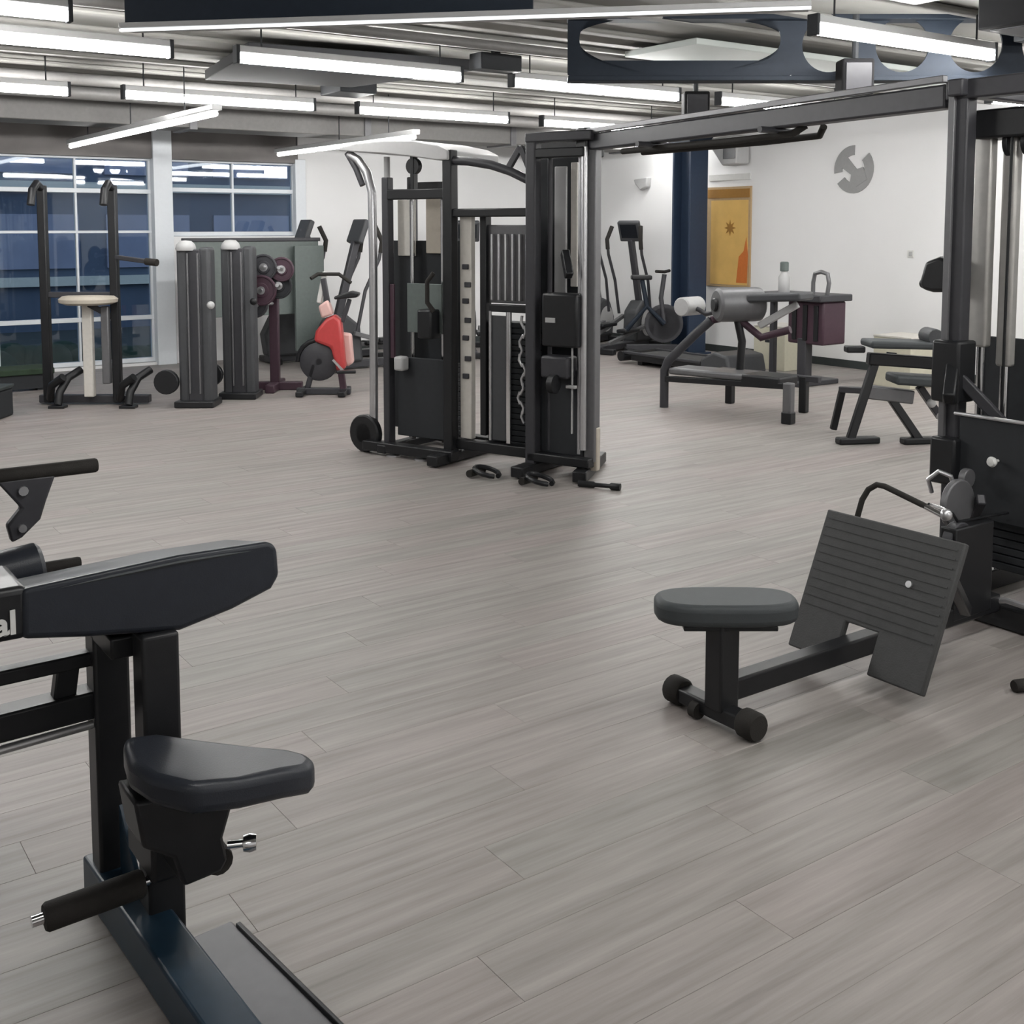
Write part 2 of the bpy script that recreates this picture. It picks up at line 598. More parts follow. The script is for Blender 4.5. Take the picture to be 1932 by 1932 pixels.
# ------------------------------------------------------------------ ceiling steel and services
# cellular beam
A, B = V(4.55, 5.84, 0), V(7.66, 3.65, 0)
d = (B - A).normalized()
L = (B - A).length
t = T('cellular_beam', 'navy steel beam with large round holes under the ceiling', 'beam', (A.x, A.y, 2.55))
zb, zt = 2.55, 2.95
rad = 0.172
web = M()
nrm = V(-d.y, d.x, 0)
cells = [(0.0, 1.44)] + [(1.44 + 0.47 * i, 1.91 + 0.47 * i) for i in range(5)]
for (sa_, sb_) in cells:
    c = A + d * ((sa_ + sb_) / 2) + V(0, 0, (zb + zt) / 2)
    hw, hh = (sb_ - sa_) / 2, (zt - zb) / 2
    slot = hw > 0.5
    rd, up_ = (0.135, 0.055) if slot else (rad, 0.018)
    ext = max(0.0, hw - rd - 0.075)
    outer, inner = [], []
    NS = 96 if ext > 0.1 else 40
    for k in range(NS):
        a = 2 * math.pi * (k + 0.5) / NS
        ca, sa = math.cos(a), math.sin(a)
        q = min(hw / abs(ca), hh / abs(sa))
        outer.append((ca * q, sa * q))
        inner.append((ca * rd + (ext if ca > 0 else -ext), sa * rd + up_))
    vs_, fs_ = [], []
    for off in (-0.008, 0.008):
        for ring in (outer, inner):
            vs_ += [c + d * a + V(0, 0, b) + nrm * off for a, b in ring]
    for k in range(NS):
        k2 = (k + 1) % NS
        fs_.append((k, k2, NS + k2, NS + k))
        fs_.append((2 * NS + k, 3 * NS + k, 3 * NS + k2, 2 * NS + k2))
        fs_.append((NS + k, NS + k2, 3 * NS + k2, 3 * NS + k))
    web.add(vs_, fs_)
t.p('web', web, 'navy', smooth=False)
t.p('bottom_flange', M().beam(A + V(0, 0, zb), B + V(0, 0, zb), 0.16, 0.03), 'navy', 0.003)
t.p('top_flange', M().beam(A + V(0, 0, zt - .015), B + V(0, 0, zt - .015), 0.16, 0.03), 'navy', 0.003)

A, B = V(1.60, 5.34, 2.5), V(3.75, 3.19, 2.5)
t = T('ceiling_beam', 'plain navy steel beam across the top edge of the picture', 'beam', (A.x, A.y, 2.5))
C = A.lerp(B, 0.62)
t.p('web', M().beam(A + V(0, 0, .22), C + V(0, 0, .22), 0.02, 0.42), 'navy')
t.p('bottom_flange', M().beam(A + V(0, 0, .012), B + V(0, 0, .012), 0.14, 0.024), 'lgrey', 0.003)
t.p('top_flange', M().beam(A + V(0, 0, .435), C + V(0, 0, .435), 0.14, 0.024), 'navy', 0.003)
t.p('hanger', M().beam(B + V(-.05, .05, .012), B + V(-.05, .05, .45), 0.03, 0.03), 'lgrey', 0.003)
dd = (B - A).normalized()
nn = V(dd.y, -dd.x, 0)
nn = nn if nn.dot(fwd) < 0 else -nn
t.p('led_tape', M().beam(A + nn * .055 + V(0, 0, -.008), B + nn * .055 + V(0, 0, -.006), 0.018, 0.010), 'lampdim')

# column
t = T('steel_column', 'dark blue painted steel column in front of the white wall', 'column', (10.15, 10.5, 0))
cx_, cy_ = 10.15, 10.5
t.p('web', M().box((cx_, cy_, ZC / 2), (0.03, 0.30, ZC)), 'column')
for s in (-1, 1):
    t.p('flange', M().box((cx_, cy_ + s * 0.15, ZC / 2), (0.30, 0.03, ZC)), 'column', 0.003)
t.p('base_plate', M().box((cx_, cy_, 0.012), (0.42, 0.42, 0.024)), 'column', 0.004)
t.p('cap_bracket', M().box((cx_, cy_, ZC - 0.16), (0.40, 0.40, 0.30)), 'navy', 0.01)

tag(link('ceiling_board', M().add([(3.09, 7.55, 2.80), (4.85, 7.35, 2.80), (4.55, 8.85, 2.80), (3.35, 9.1, 2.80),
                                   (3.09, 7.55, 2.88), (4.85, 7.35, 2.88), (4.55, 8.85, 2.88), (3.35, 9.1, 2.88)],
                                  [(0, 3, 2, 1), (4, 5, 6, 7), (0, 1, 5, 4), (1, 2, 6, 5), (2, 3, 7, 6), (3, 0, 4, 7)]),
         'board', origin=(3.9, 8.2, 2.8), bev=0.006), 'large black board hanging flat under the ceiling', 'board')
tag(link('pale_board', M().bb(5.6, 9.3, 5.75, 6.50, 2.86, 2.905), 'pale', origin=(7, 6.1, 2.86), bev=0.006),
    'pale grey green ceiling board behind the beam with round holes', 'board')
tag(link('pale_board', M().bb(4.6, 5.65, 2.9, 4.05, 2.86, 2.905), 'pale', origin=(5.1, 3.5, 2.86), bev=0.006),
    'pale ceiling board in the upper right corner above the strip light', 'board')
t = T('air_conditioner', 'dark boxy ceiling unit in the upper right corner', 'air conditioner', (6.3, 3.6, 2.72))
t.p('casing', M().bb(5.95, 6.75, 3.40, 3.85, 2.72, 2.913), 'board', 0.012)
t.p('grille', M().bb(6.0, 6.7, 3.45, 3.80, 2.712, 2.722), 'char', 0.003)
for (ya, za, r_, lb) in [(9.95, 2.84, 0.05, 'thin grey pipe beside the strip lights over the weight towers'), (10.6, 2.80, 0.06, 'grey pipe above the strips nearest the windows'),
                         (6.62, 2.86, 0.035, 'thin conduit beside the second row of strip lights')]:
    pm_ = M().cyl((X0 + .1, ya, za), (X1 - .1, ya, za), r_, 12)
    tag(link('service_pipe', pm_, 'duct', origin=(3, ya, za)), lb, 'pipe', 'ceiling pipes')
t = T('air_duct', 'grey metal air duct running above the windows', 'duct', (3, 11.7, 2.60))
for i in range(7):
    x = -3.9 + i * 2.0
    t.p('duct_section', M().bb(x, x + 1.96, 11.45, 11.95, 2.62, 2.905), 'duct', 0.01)
    t.p('joint', M().bb(x + 1.94, x + 2.02, 11.43, 11.97, 2.60, 2.912), 'grey', 0.004)
for (x, y, z, sx, sy, lb) in [(4.75, 6.95, 2.74, .36, .16, 'small black box between two strip lights'),
                              (6.85, 4.0, 2.76, .24, .20, 'small black box at the end of the right strip light'),
                              (4.70, 9.2, 2.78, .36, .40, 'dark square unit between the strip lights near the windows')]:
    t = T('junction_box', lb, 'box', (x, y, z))
    t.p('casing', M().box((x, y, z + 0.06), (sx, sy, 0.12)), 'dark', 0.008)
    t.p('bracket', M().box((x, y, (z + 0.12 + ZC) / 2), (0.05, 0.05, ZC - z - 0.12)), 'dark')
for (x, y, z0_, z1_, wd_, lb) in [(6.36, 6.53, 2.36, 2.66, 0.20, 'black ceiling loudspeaker hanging in front of the blue column head'),
                                  (5.86, 4.62, 2.42, 2.64, 0.20, 'dark brown ceiling loudspeaker hanging below the beam with round holes')]:
    t = T('ceiling_speaker', lb, 'speaker', (x, y, z0_))
    t.p('cabinet', M().box((x, y, (z0_ + z1_) / 2), (wd_, 0.16, z1_ - z0_), -0.6), 'board', 0.015, 3)
    t.p('grille', M().box((x - 0.046, y - 0.067, (z0_ + z1_) / 2), (wd_ - 0.04, 0.012, z1_ - z0_ - 0.05), -0.6), 'char', 0.004)
    t.p('bracket', M().cyl((x, y, z1_), (x, y, ZC - 0.036), 0.02, 8), 'dark')

# ------------------------------------------------------------------ wall pieces
t = T('wall_emblem', 'round grey emblem with pale slashes on the white wall', 'emblem', (10.59, 8.33, 2.26))
c = V(10.592, 8.33, 2.26)
uy, uz = V(0, -1, 0), V(0, 0, 1)


def arc(r0, r1, a0, a1, n=16):
    pts = [(r1 * math.cos(math.radians(a0 + (a1 - a0) * i / n)), r1 * math.sin(math.radians(a0 + (a1 - a0) * i / n))) for i in range(n + 1)]
    pts += [(r0 * math.cos(math.radians(a1 + (a0 - a1) * i / n)), r0 * math.sin(math.radians(a1 + (a0 - a1) * i / n))) for i in range(n + 1)]
    return pts


t.p('upper_arc', M().prism(arc(0.16, 0.27, 88, 188), c, uy, uz, 0.012), 'emblem')
t.p('lower_arc', M().prism(arc(0.15, 0.27, 215, 400), c, uy, uz, 0.012), 'emblem')
t.p('stroke', M().prism([(-0.20, 0.05), (-0.11, 0.16), (0.06, -0.02), (0.05, -0.20), (-0.05, -0.20), (-0.03, -0.06)], c, uy, uz, 0.016), 'emblem')
t.p('stroke', M().prism([(0.04, -0.20), (0.04, 0.0), (0.13, 0.02), (0.19, -0.12)], c, uy, uz, 0.019), 'emblem')
t = T('blurred_sign', 'blurred small grey sign on the white wall left of the column', 'wall lamp', (10.57, 11.85, 2.2))  # unlit sign, too blurred to read
t.p('body', M().prism([(-.14, .05), (.14, .07), (.12, -.06), (0, -.10), (-.10, -.02)], (10.55, 11.85, 2.22), uy, uz, 0.09), 'lgrey', 0.015)
t.p('bracket', M().box((10.59, 11.85, 2.2), (0.03, 0.12, 0.06)), 'grey')
t = T('wall_speaker', 'grey wedge loudspeaker on the wall above the yellow poster', 'speaker', (10.55, 10.12, 2.55))
t.p('cabinet', M().prism([(-.28, .17), (.26, .19), (.26, -.16), (.02, -.18)], (10.44, 10.14, 2.55), uy, uz, 0.24), 'lgrey', 0.02)
t.p('bracket', M().box((10.58, 10.14, 2.55), (0.05, 0.10, 0.10)), 'grey')
t.p('grille', M().box((10.315, 9.99, 2.56), (0.012, 0.20, 0.22)), 'grey', 0.004)
# yellow poster with silhouette
t = T('poster', 'yellow poster in a tan frame beside the blue column', 'poster', (10.58, 10.2, 0.9))
t.p('backing', M().bb(10.575, 10.598, 9.86, 10.62, 0.85, 2.12), 'tan', 0.003)
t.p('print', M().bb(10.570, 10.576, 9.90, 10.54, 0.88, 1.95), 'yellow')
t.p('header_board', M().bb(10.565, 10.576, 9.88, 10.60, 1.98, 2.09), 'brown')
t.p('star_print', M().prism([(0.10 * (1 if i % 2 == 0 else 0.45) * math.cos(math.pi * i / 8), 0.10 * (1 if i % 2 == 0 else 0.45) * math.sin(math.pi * i / 8)) for i in range(16)],
                            (10.568, 10.20, 1.60), uy, uz, 0.004), 'brown')
t.p('figure_print', M().prism([(-.02, -.35), (.16, -.35), (.17, 0.0), (.14, .22), (.10, .05), (.02, -.02)], (10.568, 10.06, 1.26), uy, uz, 0.004), 'orange')
tag(link('wall_sign', M().bb(10.58, 10.598, 9.88, 10.60, 2.20, 2.28), 'white', origin=(10.59, 10.2, 2.2), bev=0.003),
    'narrow white sign strip above the yellow poster', 'sign')
t = T('wall_switch', 'tiny white socket plate on the white wall', 'switch', (10.59, 7.5, 1.3))
t.p('plate', M().box((10.594, 7.55, 1.32), (0.010, 0.08, 0.08)), 'white', 0.003)
t.p('rocker', M().box((10.587, 7.55, 1.32), (0.006, 0.04, 0.05)), 'lgrey', 0.002)

# ------------------------------------------------------------------ biceps curl bench (front left)
t = T('biceps_curl_machine', 'black biceps curl machine with long arm pad and saddle seat, front left', 'gym machine', (0.74, 2.43, 0))
# arm pad: long across X, slopes down away from the seat
pa = [(0.475, 0.768), (0.60, 0.746), (0.80, 0.718), (0.92, 0.742), (1.015, 0.772), (1.035, 0.80), (1.03, 0.868), (1.012, 0.885), (0.80, 0.888), (0.478, 0.872)]
m = M()
n = len(pa)
ys = [(2.40, 0.0), (2.66, -0.055)]
vs_ = [V(a, yy, z + dz) for yy, dz in ys for a, z in pa]
fs_ = [tuple(range(n)), tuple(reversed(range(n, 2 * n)))] + [((i + 1) % n, i, n + i, n + (i + 1) % n) for i in range(n)]
m.add(vs_, fs_)
ap = t.p('arm_pad', m, 'vinyl', 0.015, 4)
t.p('piping', M().tube([(0.50, 2.405, 0.858), (0.80, 2.399, 0.872), (1.005, 2.405, 0.868)], 0.004, 6), 'vinyl2', parent=ap)
t.p('pad_bracket', M().bb(0.668, 0.786, 2.47, 2.66, 0.655, 0.705), 'black', 0.006)
t.p('pivot_housing', M().bb(0.25, 0.490, 2.405, 2.60, 0.765, 0.875), 'black', 0.015, 3)
# posts
t.p('post', M().box((0.750, 2.42, 0.362), (0.082, 0.075, 0.724)), 'black', 0.008, 3)
t.p('post', M().box((0.708, 2.65, 0.335), (0.082, 0.075, 0.67)), 'black', 0.008, 3)
# rear frame going left
t.p('side_beam', M().beam((0.68, 2.66, 0.605), (0.05, 2.66, 0.60), 0.04, 0.034), 'black', 0.005)
t.p('side_beam', M().beam((0.68, 2.66, 0.50), (0.05, 2.66, 0.485), 0.07, 0.065), 'black', 0.006)
t.p('side_strut', M().beam((0.605, 2.66, 0.50), (0.62, 2.66, 0.60), 0.035, 0.05, (1, 0, 0)), 'black', 0.004)
t.p('chrome_rail', M().cyl((0.665, 2.63, 0.455), (0.05, 2.63, 0.43), 0.010, 10), 'alu')
t.p('side_post', M().box((0.12, 2.66, 0.42), (0.09, 0.09, 0.84)), 'black', 0.008)
# base
bbm = t.p('base_beam', M().beam((0.70, 2.72, 0.05), (0.74, 1.72, 0.05), 0.095, 0.10), 'bluebeam', 0.008, 3)
t.p('gusset', M().prism([(0, 0), (0.16, 0), (0, 0.16)], (0.715, 2.60, 0.10), (0, -1, 0), (0, 0, 1), 0.012), 'bluebeam', 0.002)
t.p('foot_plate', M().beam((0.83, 2.36, 0.02), (0.89, 1.72, 0.02), 0.115, 0.03), 'grey', 0.006)
t.p('plate_edge', M().beam((0.892, 2.34, 0.022), (0.952, 1.72, 0.022), 0.012, 0.04), 'black', 0.003)
t.p('front_foot', M().beam((0.48, 1.75, 0.04), (1.02, 1.75, 0.04), 0.08, 0.08), 'black', 0.008)
# foot roller
t.p('roller_axle', M().cyl((0.47, 2.395, 0.168), (0.80, 2.395, 0.178), 0.012, 10), 'chrome')
t.p('foot_roller', M().lathe([(0.0, 0), (0.026, 0.0), (0.030, 0.006), (0.030, 0.20), (0.026, 0.206), (0, 0.206)], (0.495, 2.395, 0.168), (1, 0, 0.03), 18), 'foam')
# seat: saddle pad
sp_ = [(0.635, 2.28), (0.622, 2.20), (0.64, 2.12), (0.70, 2.055), (0.80, 2.06), (0.90, 2.085), (0.965, 2.10), (0.995, 2.135), (0.995, 2.175), (0.96, 2.21), (0.88, 2.235), (0.80, 2.28), (0.72, 2.335), (0.65, 2.33)]
m = M()
n = len(sp_)


def seat_top(a, b):
    return 0.535 - 0.07 * max(0.0, (a - 0.60) / 0.4) + 0.02 * math.cos((a - 0.7) * 4)


vs_ = [V(a, b, seat_top(a, b) - 0.065) for a, b in sp_] + [V(a, b, seat_top(a, b)) for a, b in sp_]
fs_ = [tuple(range(n)), tuple(reversed(range(n, 2 * n)))] + [((i + 1) % n, i, n + i, n + (i + 1) % n) for i in range(n)]
m.add(vs_, fs_)
t.p('seat', m, 'vinyl', 0.020, 4)
# carriage under the seat
m = M().prism([(0.625, 0.47), (0.86, 0.44), (0.825, 0.40), (0.805, 0.34), (0.815, 0.29), (0.80, 0.268), (0.72, 0.262), (0.70, 0.33), (0.64, 0.37)],
              (0, 2.24, 0), (1, 0, 0), (0, 0, 1), 0.12)
cg = t.p('seat_carriage', m, 'black', 0.008, 2)
t.p('carriage_sleeve', M().bb(0.69, 0.805, 2.29, 2.47, 0.22, 0.42), 'black', 0.01)
t.p('adjust_knob', M().lathe([(0.008, 0), (0.008, 0.03), (0.016, 0.032), (0.019, 0.045), (0.016, 0.058), (0.0, 0.060)], (0.805, 2.16, 0.335), (0.9, -0.4, 0), 14), 'chrome', parent=cg)
t.p('lock_roller', M().lathe([(0.0, 0), (0.028, 0.0), (0.030, 0.005), (0.030, 0.06), (0.026, 0.065), (0, 0.065)], (0.80, 2.19, 0.285), (0, 1, 0), 14), 'foam', parent=cg)
# lever arm with two grips beyond the pad
lv = t.p('lever_arm', M().beam((0.42, 2.62, 0.80), (0.47, 2.98, 0.86), 0.05, 0.07).beam((0.47, 2.98, 0.70), (0.50, 3.0, 1.0), 0.05, 0.05), 'black', 0.008)
t.p('grip', M().lathe([(0, 0), (0.016, 0), (0.019, .006), (0.019, .27), (0.016, .276), (0, .276)], (0.515, 3.0, 0.985), (1, 0, 0.0), 16), 'foam', parent=lv)
t.p('grip', M().lathe([(0, 0), (0.013, 0), (0.015, .006), (0.015, .22), (0.013, .226), (0, .226)], (0.515, 3.0, 0.735), (1, 0, 0.0), 16), 'foam', parent=lv)
gm = M().prism([(0.545, 0.975), (0.685, 0.975), (0.66, 0.91), (0.645, 0.865), (0.60, 0.825), (0.575, 0.815), (0.565, 0.86), (0.60, 0.90)], (0, 3.0, 0), (1, 0, 0), (0, 0, 1), 0.03)
t.p('grip_bracket', gm, 'char', 0.006, parent=lv)
t.p('bolt', M().cyl((0.605, 2.975, 0.945), (0.605, 3.025, 0.945), 0.012, 10), 'alu', parent=lv)
t.p('bolt', M().cyl((0.60, 2.975, 0.85), (0.60, 3.025, 0.85), 0.010, 10), 'alu', parent=lv)
t.p('elbow_pad', M().lathe([(0, 0), (0.05, 0), (0.06, .01), (0.06, .12), (0.05, .13), (0, .13)], (0.47, 2.78, 0.79), (1, 0, 0.1), 16), 'vinyl', parent=lv)
# partial maker lettering on the pivot housing
fc = bpy.data.curves.new('lettering', 'FONT')
fc.body = 'al'
fc.size = 0.068
fc.extrude = 0.0015
fc.offset = 0.002
fo = bpy.data.objects.new('lettering', fc)
COL.objects.link(fo)
bpy.context.view_layer.update()
me = bpy.data.meshes.new_from_object(fo.evaluated_get(bpy.context.evaluated_depsgraph_get()))
bpy.data.objects.remove(fo)
lo = bpy.data.objects.new('lettering', me)
me.materials.clear()
me.materials.append(K['white'])
COL.objects.link(lo)
lo.parent = t.o
lo.rotation_euler = (math.pi / 2, 0, 0)
lo.location = V(0.422, 2.4025, 0.783) - t.loc

# ------------------------------------------------------------------ seated row machine (front right)
t = T('seated_row_machine', 'low pulley row machine with round seat and grey ribbed footplate', 'gym machine', (2.6, 2.5, 0))
sp_ = []
for i in range(28):
    a = 2 * math.pi * i / 28
    sg = lambda v_: (1 if v_ >= 0 else -1)
    q = V(2.628, 2.528, 0) + rgt * (0.232 * sg(math.cos(a)) * abs(math.cos(a)) ** 0.62) + fwd * (0.112 * sg(math.sin(a)) * abs(math.sin(a)) ** 0.75)
    sp_.append((q.x, q.y))
m = M()
n = 28
vs_ = [V(a, b, 0.340) for a, b in sp_] + [V(a, b, 0.412) for a, b in sp_]
m.add(vs_, [tuple(reversed(range(n))), tuple(range(n, 2 * n))] + [(i, (i + 1) % n, n + (i + 1) % n, n + i) for i in range(n)])
st = t.p('seat', m, 'vinyl2', 0.022, 4)
t.p('seat_board', M().box((2.625, 2.52, 0.333), (0.30, 0.16, 0.016), math.atan2(rgt.y, rgt.x)), 'black', 0.004, parent=st)
t.p('seat_post', M().box((2.592, 2.505, 0.198), (0.085, 0.075, 0.286)), 'black', 0.008, 3)
t.p('base_beam', M().beam((2.57, 2.505, 0.115), (4.12, 2.505, 0.115), 0.066, 0.072), 'black', 0.008, 3)
t.p('cross_foot', M().beam((2.59, 2.70, 0.045), (2.59, 2.36, 0.045), 0.065, 0.05), 'black', 0.008, 3)
for yy in (2.705, 2.375):
    t.p('end_cap', M().lathe([(0, 0), (0.040, 0), (0.046, .008), (0.046, .06), (0.040, .068), (0, .068)], (2.59, yy - 0.034, 0.046), (0, 1, 0), 18), 'foam')
t.p('transport_wheel', M().cyl((2.56, 2.60, 0.028), (2.56, 2.57, 0.028), 0.028, 16), 'foam')
# foot plate: leaning panel with a slot for the beam
P0, P1 = V(3.20, 0, 0.055), V(3.415, 0, 0.535)
up = (P1 - P0).normalized()
hgt = (P1 - P0).length
poly = [(-0.285, 0), (-0.065, 0), (-0.065, 0.15), (0.075, 0.15), (0.075, 0.0), (0.285, 0.0), (0.29, hgt), (-0.29, hgt)]
o0 = P0 + V(0, 2.465, 0)
fpl = t.p('footplate', M().prism(poly, o0, (0, 1, 0), up, 0.028), 'rubber', 0.006, 2)
nrm = V(0, 1, 0).cross(up).normalized()
nrm = nrm if nrm.x < 0 else -nrm
for k in range(11):
    hh = 0.17 + k * (hgt - 0.20) / 10
    t.p('rib', M().beam(o0 + V(0, -0.27, 0) + up * hh + nrm * 0.015, o0 + V(0, 0.27, 0) + up * hh + nrm * 0.015, 0.006, 0.004, nrm), 'rubber', parent=fpl)
t.p('plate_strut', M().beam((3.36, 2.505, 0.36), (3.72, 2.505, 0.14), 0.06, 0.05), 'black', 0.006)
t.p('plate_strut', M().beam((3.42, 2.24, 0.40), (3.80, 2.42, 0.16), 0.04, 0.04), 'black', 0.005)
t.p('bolt', M().cyl(o0 + V(0, -0.13, 0) + up * 0.34 + nrm * 0.012, o0 + V(0, -0.13, 0) + up * 0.34 + nrm * 0.022, 0.012, 12), 'alu', parent=fpl)
# pulley block and cable between plate and tower
t.p('pulley', M().cyl((3.86, 2.485, 0.40), (3.86, 2.525, 0.40), 0.075, 24), 'char', 0.004)
t.p('pulley_bracket', M().bb(3.80, 4.05, 2.47, 2.54, 0.10, 0.46), 'black', 0.006)
t.p('cable', M().tube([(3.62, 2.47, 0.585), (3.80, 2.49, 0.52), (3.86, 2.505, 0.475), (4.2, 2.505, 0.46)], 0.006, 8), 'black')
t.p('tension_wheel', M().cyl((4.02, 2.60, 0.50), (4.02, 2.63, 0.50), 0.10, 24), 'grey', 0.006)

# pull handle resting on the plate
t = T('row_handle', 'bent black pull handle resting on top of the ribbed footplate', 'handle', (3.47, 2.5, 0.52))
t.p('bar', M().tube([(3.462, 2.665, 0.518), (3.475, 2.655, 0.585), (3.49, 2.64, 0.625), (3.50, 2.61, 0.648), (3.50, 2.575, 0.648), (3.50, 2.46, 0.622), (3.50, 2.40, 0.608)], 0.011, 12), 'foam')
t.p('chrome_end', M().tube([(3.50, 2.44, 0.6175), (3.50, 2.335, 0.590)], 0.0105, 12), 'chrome')
t.p('swivel', M().ball((3.51, 2.325, 0.592), 0.022), 'alu')
t.p('hook', M().tube([(3.51, 2.325, 0.60), (3.55, 2.36, 0.60), (3.62, 2.46, 0.585)], 0.007, 8), 'chrome')

# ------------------------------------------------------------------ weight tower at the right edge
t = T('cable_weight_tower', 'tall black cable tower with chrome guide rods at the right edge', 'gym machine', (4.4, 2.5, 0))
for (x, y) in ((4.28, 2.81), (4.28, 2.17), (4.92, 2.81), (4.92, 2.17)):
    t.p('upright', M().box((x, y, 1.1), (0.07, 0.07, 2.2)), 'char', 0.010, 3)
t.p('front_trim', M().box((4.236, 2.84, 1.42), (0.018, 0.03, 1.5)), 'grey', 0.004)
for (p, q) in (((4.28, 2.88, 2.17), (4.28, 2.10, 2.17)), ((4.92, 2.85, 2.17), (4.92, 2.13, 2.17))):
    t.p('top_rail', M().beam(p, q, 0.08, 0.08), 'char', 0.008)
for y in (2.81, 2.17):
    t.p('top_rail', M().beam((4.2, y, 2.175), (5.0, y, 2.175), 0.07, 0.07), 'char', 0.008)
    t.p('base_rail', M().beam((4.10, y, 0.05), (5.1, y, 0.05), 0.08, 0.09), 'black', 0.008)
t.p('base_rail', M().beam((4.18, 2.92, 0.05), (4.18, 2.08, 0.05), 0.09, 0.09), 'black', 0.008)
for y in (2.785, 2.675):
    t.p('guide_rod', M().cyl((4.42, y, 0.15), (4.42, y, 2.05), 0.019, 14), 'chrome')
t.p('guide_sleeve', M().box((4.40, 2.785, 1.57), (0.05, 0.085, 0.95)), 'sleeve', 0.012, 3)
t.p('guide_sleeve', M().box((4.42, 2.675, 1.52), (0.05, 0.065, 1.0)), 'sleeve', 0.012, 3)
t.p('back_panel', M().bb(4.90, 4.915, 2.2, 2.78, 0.15, 2.0), 'dark', 0.003)
t.p('top_block', M().box((4.42, 2.64, 2.03), (0.16, 0.34, 0.12)), 'black', 0.01)
for y in (2.68, 2.60):
    t.p('top_pulley', M().cyl((4.42, y - .012, 1.95), (4.42, y + .012, 1.95), 0.06, 20), 'black', 0.004)
for i in range(16):
    t.p('weight_plate', M().box((4.42, 2.60, 0.19 + i * 0.034), (0.16, 0.36, 0.030)), 'dark', 0.004)
t.p('stack_shroud', M().bb(4.24, 4.25, 2.35, 2.76, 0.40, 0.83), 'dark', 0.004)
t.p('lower_panel', M().bb(4.53, 4.545, 2.22, 2.86, 0.14, 1.13), 'dark', 0.004)
t.p('shroud_rail', M().cyl((4.235, 2.78, 0.825), (4.235, 2.30, 0.825), 0.008, 8), 'alu')
t.p('selector_pin', M().lathe([(0.006, 0), (0.006, 0.03), (0.018, 0.032), (0.022, 0.045), (0.016, 0.056), (0, 0.058)], (4.24, 2.58, 0.655), (-1, 0, 0), 16), 'white')
t.p('cable', M().cyl((4.36, 2.645, 0.75), (4.36, 2.645, 2.0), 0.006, 8), 'black')
kp = t.p('side_pulley_housing', M().prism([(-0.06, 0.07), (0.01, 0.095), (0.07, 0.075), (0.08, 0.02), (0.075, -0.055), (-0.02, -0.06), (-0.07, -0.05), (-0.085, -0.02)],
                                          (4.30, 2.905, 1.385), (0, -1, 0), (0, 0, 1), 0.09), 'black', 0.02, 3)
t.p('knob', M().ball((4.29, 2.985, 1.36), 0.022), 'black', parent=kp)
t.p('carriage', M().box((4.26, 2.81, 1.0), (0.13, 0.13, 0.26)), 'black', 0.012)
t.p('carriage', M().box((4.26, 2.81, 0.62), (0.13, 0.12, 0.20)), 'black', 0.012)
t.p('pulley_arm', M().beam((4.26, 2.81, 1.05), (4.10, 2.72, 0.90), 0.05, 0.06), 'black', 0.008)
for (p, q) in (((4.24, 2.77, 0.98), (4.30, 2.60, 0.80)), ((4.24, 2.70, 0.36), (4.10, 2.56, 0.52)), ((4.24, 2.74, 0.30), (4.05, 2.62, 0.24))):
    t.p('linkage', M().beam(p, q, 0.035, 0.045), 'char', 0.006)
for (x, y, z, r_) in ((4.12, 2.70, 0.44, 0.05), (4.16, 2.60, 0.30, 0.045), (4.15, 2.66, 0.58, 0.04)):
    t.p('idler_pulley', M().cyl((x, y - .015, z), (x, y + .015, z), r_, 20), 'grey', 0.004)
t.p('chain', M().tube([(4.2, 2.72, 0.20), (4.14, 2.66, 0.12), (4.10, 2.56, 0.10), (4.12, 2.45, 0.13), (4.14, 2.38, 0.12)], 0.012, 8), 'alu')
t.p('loop_hook', M().tube([(4.12, 2.80, 0.50), (4.08, 2.79, 0.56), (4.09, 2.75, 0.60), (4.13, 2.72, 0.58), (4.14, 2.70, 0.52)], 0.010, 8), 'alu')

# crossover beam between the two towers
t = T('crossover_beam', 'dark steel crossover beam joining the right tower to the central tower', 'beam', (4.45, 4.4, 2.05))
PA, PB = V(4.29, 2.88, 2.15), V(4.52, 5.62, 2.13)
t.p('beam', M().beam(PA, PB, 0.09, 0.10), 'char', 0.010, 3)
t.p('upper_rail', M().beam(PA + V(-.05, 0, .07), PB + V(-.05, 0, .065), 0.03, 0.03), 'grey', 0.004)
t.p('grip_bar', M().tube([(4.40, 3.75, 2.10), (4.36, 3.80, 2.06), (4.40, 4.2, 2.055), (4.47, 5.2, 2.055)], 0.018, 10), 'foam')
t.p('grip_bar', M().tube([(4.53, 3.75, 2.10), (4.56, 3.80, 2.06), (4.60, 4.2, 2.055), (4.63, 5.2, 2.055)], 0.018, 10), 'foam')
for k in (3.9, 4.9):
    u_ = (k - PA.y) / (PB.y - PA.y)
    p = PA.lerp(PB, u_)
    t.p('grip_crossbar', M().cyl(p + V(-.14, 0, -.06), p + V(.14, 0, -.06), 0.016, 10), 'char')
t.p('joint_bracket', M().box(PB + V(0, -0.05, 0), (0.16, 0.10, 0.18), 0.1), 'black', 0.01)

tag(link('floor_grip', M().lathe([(0, 0), (0.019, 0), (0.022, .006), (0.022, .15), (0.019, .156), (0, .156)], (3.60, 2.10, 0.0225), (1, -0.35, 0), 16), 'foam', origin=(3.65, 2.08, 0)),
    'short black grip lying on the floor at the right edge', 'handle')

# ------------------------------------------------------------------ central multi station
O_ = V(3.78, 7.2, 0)
D_ = V(0.368, -0.93, 0)
N_ = V(0.93, 0.368, 0)


def c_(s, n_, z):
    return O_ + D_ * s + N_ * n_ + V(0, 0, z)


RZ = math.atan2(D_.y, D_.x)


def cb(s, n_, z, ls, ln, lz):
    return M().box(c_(s, n_, z), (ls, ln, lz), RZ)


